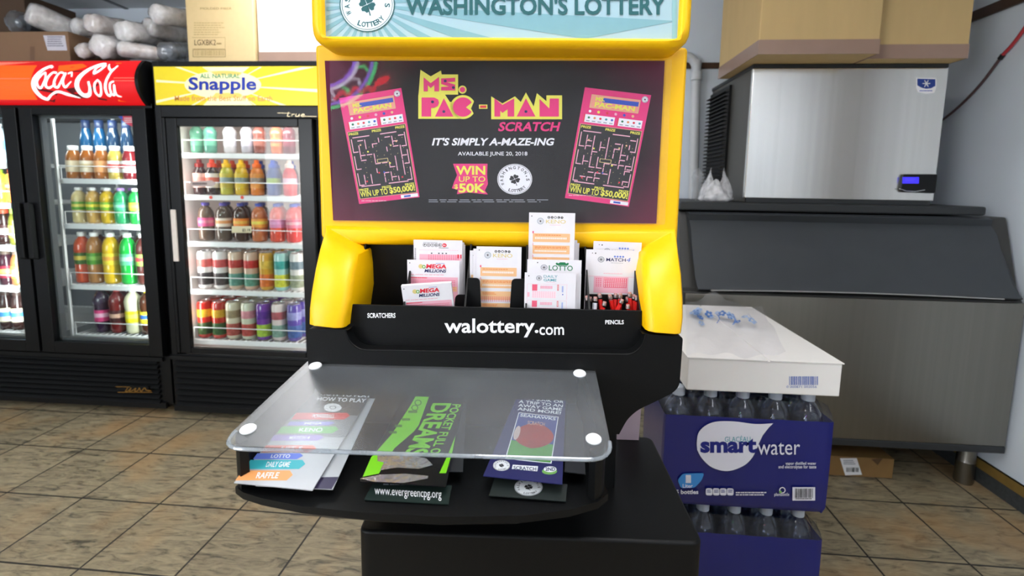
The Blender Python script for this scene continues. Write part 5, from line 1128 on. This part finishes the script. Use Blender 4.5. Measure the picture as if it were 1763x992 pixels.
# ------------------------------------------------------------------ water packs with the white carton on top
YW, PW0 = 1.285, at_y(1150, 780, 1.285).x - .012
PW1 = at_y(1428, 780, 1.285).x; PZ = .334; r_ = (PW1 - PW0) / 10.0
watr = clear('water_bottle_plastic', 'dfe6f2', .03, 'c8d0e0', rough=.04, refl=1.6); wcap = mat('clear_grey_cap', 'b8c0cc', .3); blue_film = mat('blue_pack_film', '101a6c', .28, var=.1, scale=9, bump=.35, coat=.4)
wfilm = clear('pack_shrink_film', 'f6f8fc', .02, 'ffffff', rough=.08, refl=1.5, crinkle=.35, cscale=25)
def pack(label, z0, h, printed):
    t = thing('water_pack', label, 'water pack', ((PW0 + PW1) / 2, YW + 3 * r_, z0), group='shrink-wrapped packs of water bottles')
    me1 = me2 = None; core = mat('water_dark_core', '2a3560', .1, var=.2, scale=20, spec=.7)
    for j in range(3):
        for i in range(5):
            c = (PW0 + r_ + 2 * r_ * i, YW + r_ + 2 * r_ * j + .002, z0)
            q = .965 * r_
            b = MB().lathe([(0, .004), (q * .8, .002), (q, .012), (q, .19), (q * .985, .2), (q, .21), (q * .97, .245), (q * .8, .272), (q * .52, .292), (q * .36, .3), (q * .36, .312), (0, .312)], c, 20).build('bottle', watr, t, smooth=60)
            MB().lathe([(q * .33, .301), (q * .41, .302), (q * .41, h - .006), (q * .36, h - .004), (0, h - .004)], c, 14).build('bottle_cap', wcap, b)
            MB().lathe([(0, .008), (q * .93, .012), (q * .93, .235), (q * .7, .262), (q * .1, .268), (0, .268)], c, 16).build('bottle_water', clear('water_fill', 'a6b6dc', .02, rough=.02, refl=1.2), b, smooth=60)
    # film round the pack: scalloped over the bottles, blue to the shoulder and clear above
    def loop(zz, off, pinch):
        pts = []; n = 60; w_, d_ = PW1 - PW0, 6 * r_
        for k in range(n): u = k / n; pts.append((PW0 + w_ * u, YW - off + pinch * (1 - abs(math.cos(math.pi * 5 * u)) ** .5) * .5, zz))
        for k in range(36): u = k / 36; pts.append((PW1 + off - pinch * (1 - abs(math.cos(math.pi * 3 * u)) ** .5) * .5, YW + d_ * u, zz))
        for k in range(n): u = 1 - k / n; pts.append((PW0 + w_ * u, YW + d_ + off, zz))
        for k in range(36): u = 1 - k / 36; pts.append((PW0 - off + pinch * .3, YW + d_ * u, zz))
        return pts
    zb = z0 + .262
    MB().loft([loop(z0 + .004, -.006, .0), loop(z0 + .02, .003, .002), loop(z0 + .1, .004, .001), loop(z0 + .2, .004, .002), loop(zb, .003, .004)], caps=False).build('blue_wrap', blue_film, t, smooth=60)
    MB().loft([loop(zb, .0035, .004), loop(z0 + .285, -.004, .012), loop(z0 + .305, -.016, .014)], caps=False).build('clear_wrap', wfilm, t, smooth=60)
    if printed:
        s = Pr(lambda u, v: at_y(u, v, YW - .0075), (0, -1, 0), .0004); Q = lambda u, v: (1040 + u / 2.307, 480 + v / 2.307)
        wb = mat('pack_white_print', 'e4e4ee', .3, var=.03, coat=.3); lb = mat('pack_light_blue_print', '3f8fd8', .3, var=0); nb = mat('pack_navy_print', '16227c', .3, var=0)
        s.poly([Q(u, v) for u, v in smooth_line([(368, 655), (375, 612), (405, 582), (450, 567), (520, 567), (600, 577), (672, 574)], 5) + [Vector(p) for p in ((655, 590), (630, 622), (612, 660))] + smooth_line([(605, 680), (585, 715), (550, 745), (490, 764), (430, 750), (390, 715), (370, 680)], 5)], wb, 1)
        s.text('smart', *Q(382, 634), *Q(606, 692), nb, 2, .045); s.text('water', *Q(609, 650), *Q(778, 699), wb, 2, .0); s.text('GLACÉAU', *Q(479, 622), *Q(581, 647), teal_ink, 2, .0)
        s.text('vapor distilled water', *Q(720, 727), *Q(842, 742), wb, 2, .015); s.text('and electrolytes for taste', *Q(692, 740), *Q(842, 757), wb, 2, .015)
        s.poly([Q(*p) for p in round_poly([(292, 800), (312, 774), (398, 772), (388, 800), (360, 830), (305, 832)], 10)], lb, 1); s.text('1', *Q(324, 779), *Q(345, 811), wb, 2, .04); s.text('Liter', *Q(312, 815), *Q(352, 830), wb, 2, .02)
        s.text('15 bottles', *Q(276, 838), *Q(374, 855), wb, 2, .03)
        for k in range(4): s.poly([Q(*p) for p in round_poly([(404 + 28 * k, 832), (430 + 28 * k, 833), (430 + 28 * k, 861), (404 + 28 * k, 860)], 8)], wb, 1); s.lines(*Q(408 + 28 * k, 838), *Q(427 + 28 * k, 852), nb, 2, 2, .5, k)
        s.lines(*Q(523, 847), *Q(655, 865), wb, 1, 2, .5, 7); s.ring(*Q(708, 840), 5.5, 5.5, .3, wb, 1, 16); s.text('plantbottle', *Q(676, 850), *Q(735, 866), wb, 2, .01); s.ell(*Q(700, 846), 2.4, 2.4, mat('leaf_green_ink', '7ab05a'), 3, 10)
        s.rect(*Q(748, 828), *Q(838, 881), wb, 1); s.bars(*Q(758, 833), *Q(830, 870), ink, 2, 26, 8); s.lines(*Q(760, 872), *Q(828, 877), ink, 2, 1, .7, 3); s.build('pack_print', t)
pack('blue-wrapped pack of water bottles under the white carton', PZ, .33, True)
pack('blue-wrapped pack of water bottles standing on the floor at the bottom of the stack', 0.0, .33, False)
tz0 = PZ + .3315
wx0, wx1 = at_y(1183, 650, 1.283).x, at_y(1449, 650, 1.283).x; wtz = at_y(1320, 622, 1.283).z; wy1 = at_z(1310, 530, wtz).y - .0
wy1 = min(wy1, 1.915)
wc = thing('white_carton', 'flat white carton with a blue bar code lying on the water packs', 'box', ((wx0 + wx1) / 2, (1.283 + wy1) / 2, tz0))
MB().box(wx0, wx1, 1.283, wy1, tz0, wtz).build('carton_body', card_white, wc, smooth=0, bevel=.004, bseg=2)
# lid flaps with the dark gap between them, fold marks at the front
fy0 = 1.281; xs_ = at_z(1323, 622, wtz).x
MB().box(wx0 - .002, xs_ - .002, fy0, wy1 - .002, wtz, wtz + .0025).build('carton_flap', card_white, wc, smooth=0)
MB().box(xs_ + .003, wx1 + .003, fy0, wy1 - .002, wtz, wtz + .0025).build('carton_flap', card_white, wc, smooth=0)
s = Pr(lambda u, v: at_y(u, v, 1.283), (0, -1, 0), .0005); bb_ = mat('bar_code_blue', '4e68b4', .5, var=0)
s.bars(1358.5, 648, 1408, 663, bb_, 1, 30, 4); s.text('0 000871 002056', 1354, 664, 1406, 668, bb_, 1, .0); s.build('bar_code', wc)
# support under the carton's far end
# the far end of the white carton rests on a third pack behind the first
def pack_behind():
    pass
film2 = clear('clear_sheet_film', 'fdfdff', .09, 'ffffff', rough=.12, refl=.4, crinkle=.3, cscale=14)
t = thing('plastic_sheet', 'crinkled clear plastic bag with blue flower print lying on the white carton', 'bag', ((wx0 + wx1) / 2, 1.7, wtz + .003))
def sheet_pt(u, v):
    p = [(1181, 622), (1352, 616), (1312, 533), (1180, 518)]
    e = lambda i, j: at_z(*p[i], wtz + .006)
    A, B_, C_, D_ = e(0, 0), at_z(*p[1], wtz + .006), at_z(*p[2], wtz + .006), at_z(*p[3], wtz + .006)
    q = (A * (1 - u) + B_ * u) * (1 - v) + (D_ * (1 - u) + C_ * u) * v
    if q.y > wy1 - .01: q.y = wy1 - .01
    q.z += .007 * (math.sin(7 * u + 5 * v) + 1) + .005 * (math.sin(19 * u - 11 * v) + 1) + (.03 * math.exp(-((u - .35) ** 2 + (v - 1) ** 2) * 30)); return q
m = MB(); NU, NV = 26, 26
m.add([sheet_pt(i / NU, j / NV) for j in range(NV + 1) for i in range(NU + 1)], [(j * (NU + 1) + i, j * (NU + 1) + i + 1, (j + 1) * (NU + 1) + i + 1, (j + 1) * (NU + 1) + i) for j in range(NV) for i in range(NU)])
m.build('sheet_film', film2, t, smooth=70)
s = Pr(lambda u, v: sheet_pt(u, v) , (0, 0, 1), .0006); gq = random.Random(12); fb = mat('blue_flower_print', '4f79bd', .5, var=.1); fl = mat('pale_blue_flower_print', '9db6dc', .5, var=.1)
for k in range(16):
    u, v = gq.uniform(.08, .85), .62 + gq.uniform(-.1, .12); rr = gq.uniform(.02, .05)
    for j in range(5): a = 2 * math.pi * j / 5 + k; s.ell(u + rr * .8 * math.cos(a), v + rr * .8 * math.sin(a), rr * .5, rr * .5, (fb, fl)[k % 2], 1, 8)
for k in range(6): u = gq.uniform(.15, .75); s.stroke([(u, .5), (u + .04, .58), (u + .02, .68)], .006, fb, 1, 3)
s.build('flower_print', t)
# pale pink paper wedge between stand base and water pack
a, b = K(1068, 746, .1), K(1096, 708, .1)
t = thing('paper_bundle', 'pale pink folded paper standing on the black base under the stand overhang', 'paper', mtx=KM @ Matrix.Translation((a.x + .015, .08, .656)))
MB(KM).prism([(a.x - .01, .085, .656), (b.x + .004, .085, .656), (b.x + .006, .085, b.z + .02), (a.x - .008, .085, b.z + .02)], (0, .012, 0)).build('folded_sheet', mat('pale_pink_paper', 'c9b2bd', .6), t, smooth=0)

# ------------------------------------------------------------------ things stored on top of the coolers
ct = cz1 + .0005; st_ = nz1 + .0005
yk0 = 2.33
q0_, q1_ = at_y(322, 60, yk0), at_y(437, 60, yk0)
lg = carton('carton', 'tall tan carton printed LGXBK2 on the yellow-signed cooler', q0_.x, q1_.x, yk0, yk0 + .36, st_, st_ + .42, mat('pale_kraft_cardboard', 'd6bd8c', .7, var=.05), tape=False)
s = Pr(lambda u, v: at_y(u, v, yk0), (0, -1, 0), .0006); br_ink = mat('faded_brown_ink', '8f7648', .6, var=.1)
s.text('MOLDED FIBER', 345, 13, 399, 16.5, br_ink, 1); s.build('carton_heading', lg)
s = Pr(lambda u, v: at_y(u, v, yk0), (0, -1, 0), .0006); s.lines(334, 39, 388, 63, mat('pale_brown_ink', 'b39a66', .6), 1, 6, .3, 3)
for a in ((331, 64.5, 388, 65), (331, 84, 388, 84.5), (332, 85, 388.5, 86), (332, 97.5, 388.5, 98.5), (332, 85, 333, 98), (387.5, 85, 388.5, 98), (387.5, 64.5, 388, 84)): s.rect(*a, br_ink, 1)
s.text('LGXBK2', 335, 68.5, 372, 78, mat('dark_brown_print', '5a4228'), 2, .0); s.lines(373, 74, 384, 77, br_ink, 1, 1, .8, 2); s.bars(335, 87, 386, 96, mat('pale_brown_ink', 'b39a66'), 1, 30, 2); s.build('carton_print', lg)
w0, w1 = at_y(444, 60, yk0 + .02), at_y(560, 60, yk0 + .02)
carton('carton', 'white carton with brown taped lower edge beside the tan LGXBK2 carton', w0.x, w1.x + .2, yk0 + .02, yk0 + .4, st_, st_ + .42, card_white, band=.062)
b0, b1 = cx0 + .05, at_y(119, 80, 2.36).x; bz_ = at_y(60, 54, 2.36).z
bb2 = carton('carton', 'long brown carton with a white label on the red-signed cooler', b0, b1, 2.36, 2.72, ct, bz_, card_brown, tape=False)
s = Pr(lambda u, v: at_y(u, v, 2.36), (0, -1, 0), .0006); s.poly([(74.5, 61), (112, 61), (116, 87), (82, 87)], mat('pale_label_paper', 'd9d8e2', .5), 1); s.lines(82, 63, 112, 82, mat('label_grey_ink', '6e6e80', .5), 2, 5, .4, 5); s.rect(52, 80, 60, 104, mat('tape_strip_print', '7a5c46', .4), 1); s.build('shipping_label', bb2)  # narrow darker brown strip beside the label
d1_ = at_y(44, 30, 2.6).x
carton('carton', 'dark brown carton on top of the long brown carton at the wall end', cx0 + .06, d1_, 2.6, 2.9, bz_ + .001, bz_ + .27, card_dark, tape=False)
cupm = mat('stacked_white_cups', 'f6f2ee', .6, var=.05); blush = mat('stacked_tan_cups', 'cfae92', .6, var=.08)
sf = clear('cup_sleeve_film', 'ffffff', .6, 'f6f6f8', rough=.1, refl=1.5, crinkle=.6, cscale=22); sfd = clear('grey_sleeve_film', 'd4d8dc', .16, 'c8ccd2', rough=.07, refl=1.8, crinkle=.6, cscale=22)
SL = [((52, 22), 2.40, (116, 50), 2.52, .047, sf, cupm, 'white cup sleeve lying highest, across the end of the long brown carton'), ((24, 40), 2.46, (62, 40), 2.56, .045, sfd, None, 'grey clear sleeve end beside the dark brown carton'),
      ((142, 88), 2.34, (215, 86), 2.62, .030, sf, blush, 'short sleeve with rosy cups at the bottom by the white label'), ((172, 80), 2.33, (245, 84), 2.62, .046, sf, cupm, 'fat white cup sleeve at the bottom above the script sign'),
      ((130, 46), 2.44, (172, 52), 2.54, .034, sf, cupm, 'white cup sleeve bridging the brown carton and the bottom row'), ((158, 40), 2.36, (222, 52), 2.6, .038, sf, blush, 'sleeve with tan cups showing, on the second layer'),
      ((212, 54), 2.36, (285, 62), 2.62, .042, sf, cupm, 'white cup sleeve with a dark folded end, second layer'), ((208, 84), 2.34, (258, 91), 2.42, .030, sf, blush, 'slim pointed cup sleeve lying along the red sign edge'),
      ((268, 24), 2.38, (330, 34), 2.56, .038, sf, cupm, 'white crumpled sleeve topmost beside the tan carton'), ((286, 90), 2.34, (318, 88), 2.52, .038, sfd, None, 'grey clear sleeve end hanging over between the two coolers'), ((256, 46), 2.46, (318, 64), 2.66, .038, sf, cupm, 'white cup sleeve behind, between the topmost sleeve and the grey one')]
for k, (pa, ya, pb, yb2, r0, fm, cm_, lab) in enumerate(SL):
    r0 *= 1.24; A, B_ = at_y(*pa, ya), at_y(*pb, yb2); A.z, B_.z = (max(A.z, bz_ + r0), max(B_.z, bz_ + r0)) if k in (0, 1, 4) else (A.z, B_.z); A.z = max(A.z, ct + r0); B_.z = max(B_.z, ct + r0 * .95); ax_ = (B_ - A); ln = ax_.length + .09; ax_.normalize(); A = A - ax_ * .01
    t = thing('cup_sleeve', lab, 'cup sleeve', A, group='bagged paper cups piled on the coolers')
    g = random.Random(k); ph = g.random() * 6
    MB().lathe([(.0, -.004), (r0 * .3, -.006), (r0 * .75, -.002), (r0 * .97, .014), (r0, .04), (r0 * .95, ln * .35), (r0, ln * .6), (r0 * .93, ln * .85), (r0 * .5, ln * .95), (r0 * .2, ln), (r0 * .34, ln + .03), (0, ln + .031)], A, 22, axis=ax_,
               wob=lambda a, z: 1 + .07 * math.sin(4 * a + 40 * z + ph) + .05 * math.sin(9 * a - 70 * z)).build('sleeve_film', fm, t, smooth=70)
    if cm_:
        pr_ = [(0, .012), (r0 * .6, .012)]
        n = int((ln * .8) / .012)
        for i in range(n): z = .014 + i * .012; pr_ += [(r0 * .86, z), (r0 * .89, z + .004), (r0 * .8, z + .006)]
        MB().lathe(pr_ + [(0, .014 + n * .012)], A, 18, axis=ax_).build('stacked_cups', cm_, t, smooth=30)
    else: MB().lathe([(0, .03), (r0 * .4, .03), (r0 * .45, .05), (r0 * .7, .06), (r0 * .75, ln * .7), (0, ln * .7)], A, 16, axis=ax_).build('stacked_cups', mat('clear_grey_cups', '7c838a', .25, spec=.7), t, smooth=30)

# ------------------------------------------------------------------ neon sign on the front wall, seen mirrored in the poster cover
def mirrored(px, py, Y):
    o = KI @ O_; d = KI3 @ ray(px, py); y0 = -.004; t = (y0 - o.y) / d.y; h = o + d * t; d.y = -d.y
    hw = KM @ h; dw = KM.to_3x3() @ d; return hw + dw * ((Y - hw.y) / dw.y)
nm_ = [mat('neon_' + n, c, .4, var=0, emit=e) for n, c, e in (('green', '40ff90', 22), ('violet', '9a70ff', 22), ('white', 'f4f0ff', 22), ('red', 'ff2030', 22))]
Yn = YF + .06; cN = mirrored(556, 92, Yn)
neon = thing('neon_sign', 'round green and violet neon sign, seen mirrored in the poster cover', 'sign', cN)
rN = (mirrored(648, 104, Yn) - cN).length
MB().lathe([(0, 0), (rN * 1.05, 0), (rN * 1.05, .015), (0, .015)], cN - Vector((0, .03, 0)), 40, axis=(0, 1, 0)).build('back_plate', black, neon)
for k, (f, i) in enumerate(((1, 0), (.93, 1), (.66, 2), (.6, 1))):
    MB().tube([cN + Vector((rN * f * math.cos(2 * math.pi * j / 48), 0, rN * f * math.sin(2 * math.pi * j / 48))) for j in range(49)], .011, 6).build('neon_tube', nm_[i], neon)
for k in range(18):
    a = 2 * math.pi * k / 18; p = lambda f, b: cN + Vector((rN * f * math.cos(b), 0, rN * f * math.sin(b)))
    MB().tube([p(.7, a), p(.8, a + .08), p(.88, a)], .009, 6).build('neon_tube', nm_[(2, 0)[k % 2]], neon)
MB().tube(smooth_line([tuple(mirrored(u, v, Yn)) for u, v in ((575, 172), (590, 158), (600, 165), (612, 150), (622, 160), (634, 148), (640, 158), (652, 140), (668, 133), (664, 140), (648, 146))], 5), .012, 6).build('red_neon_script', nm_[3], neon)
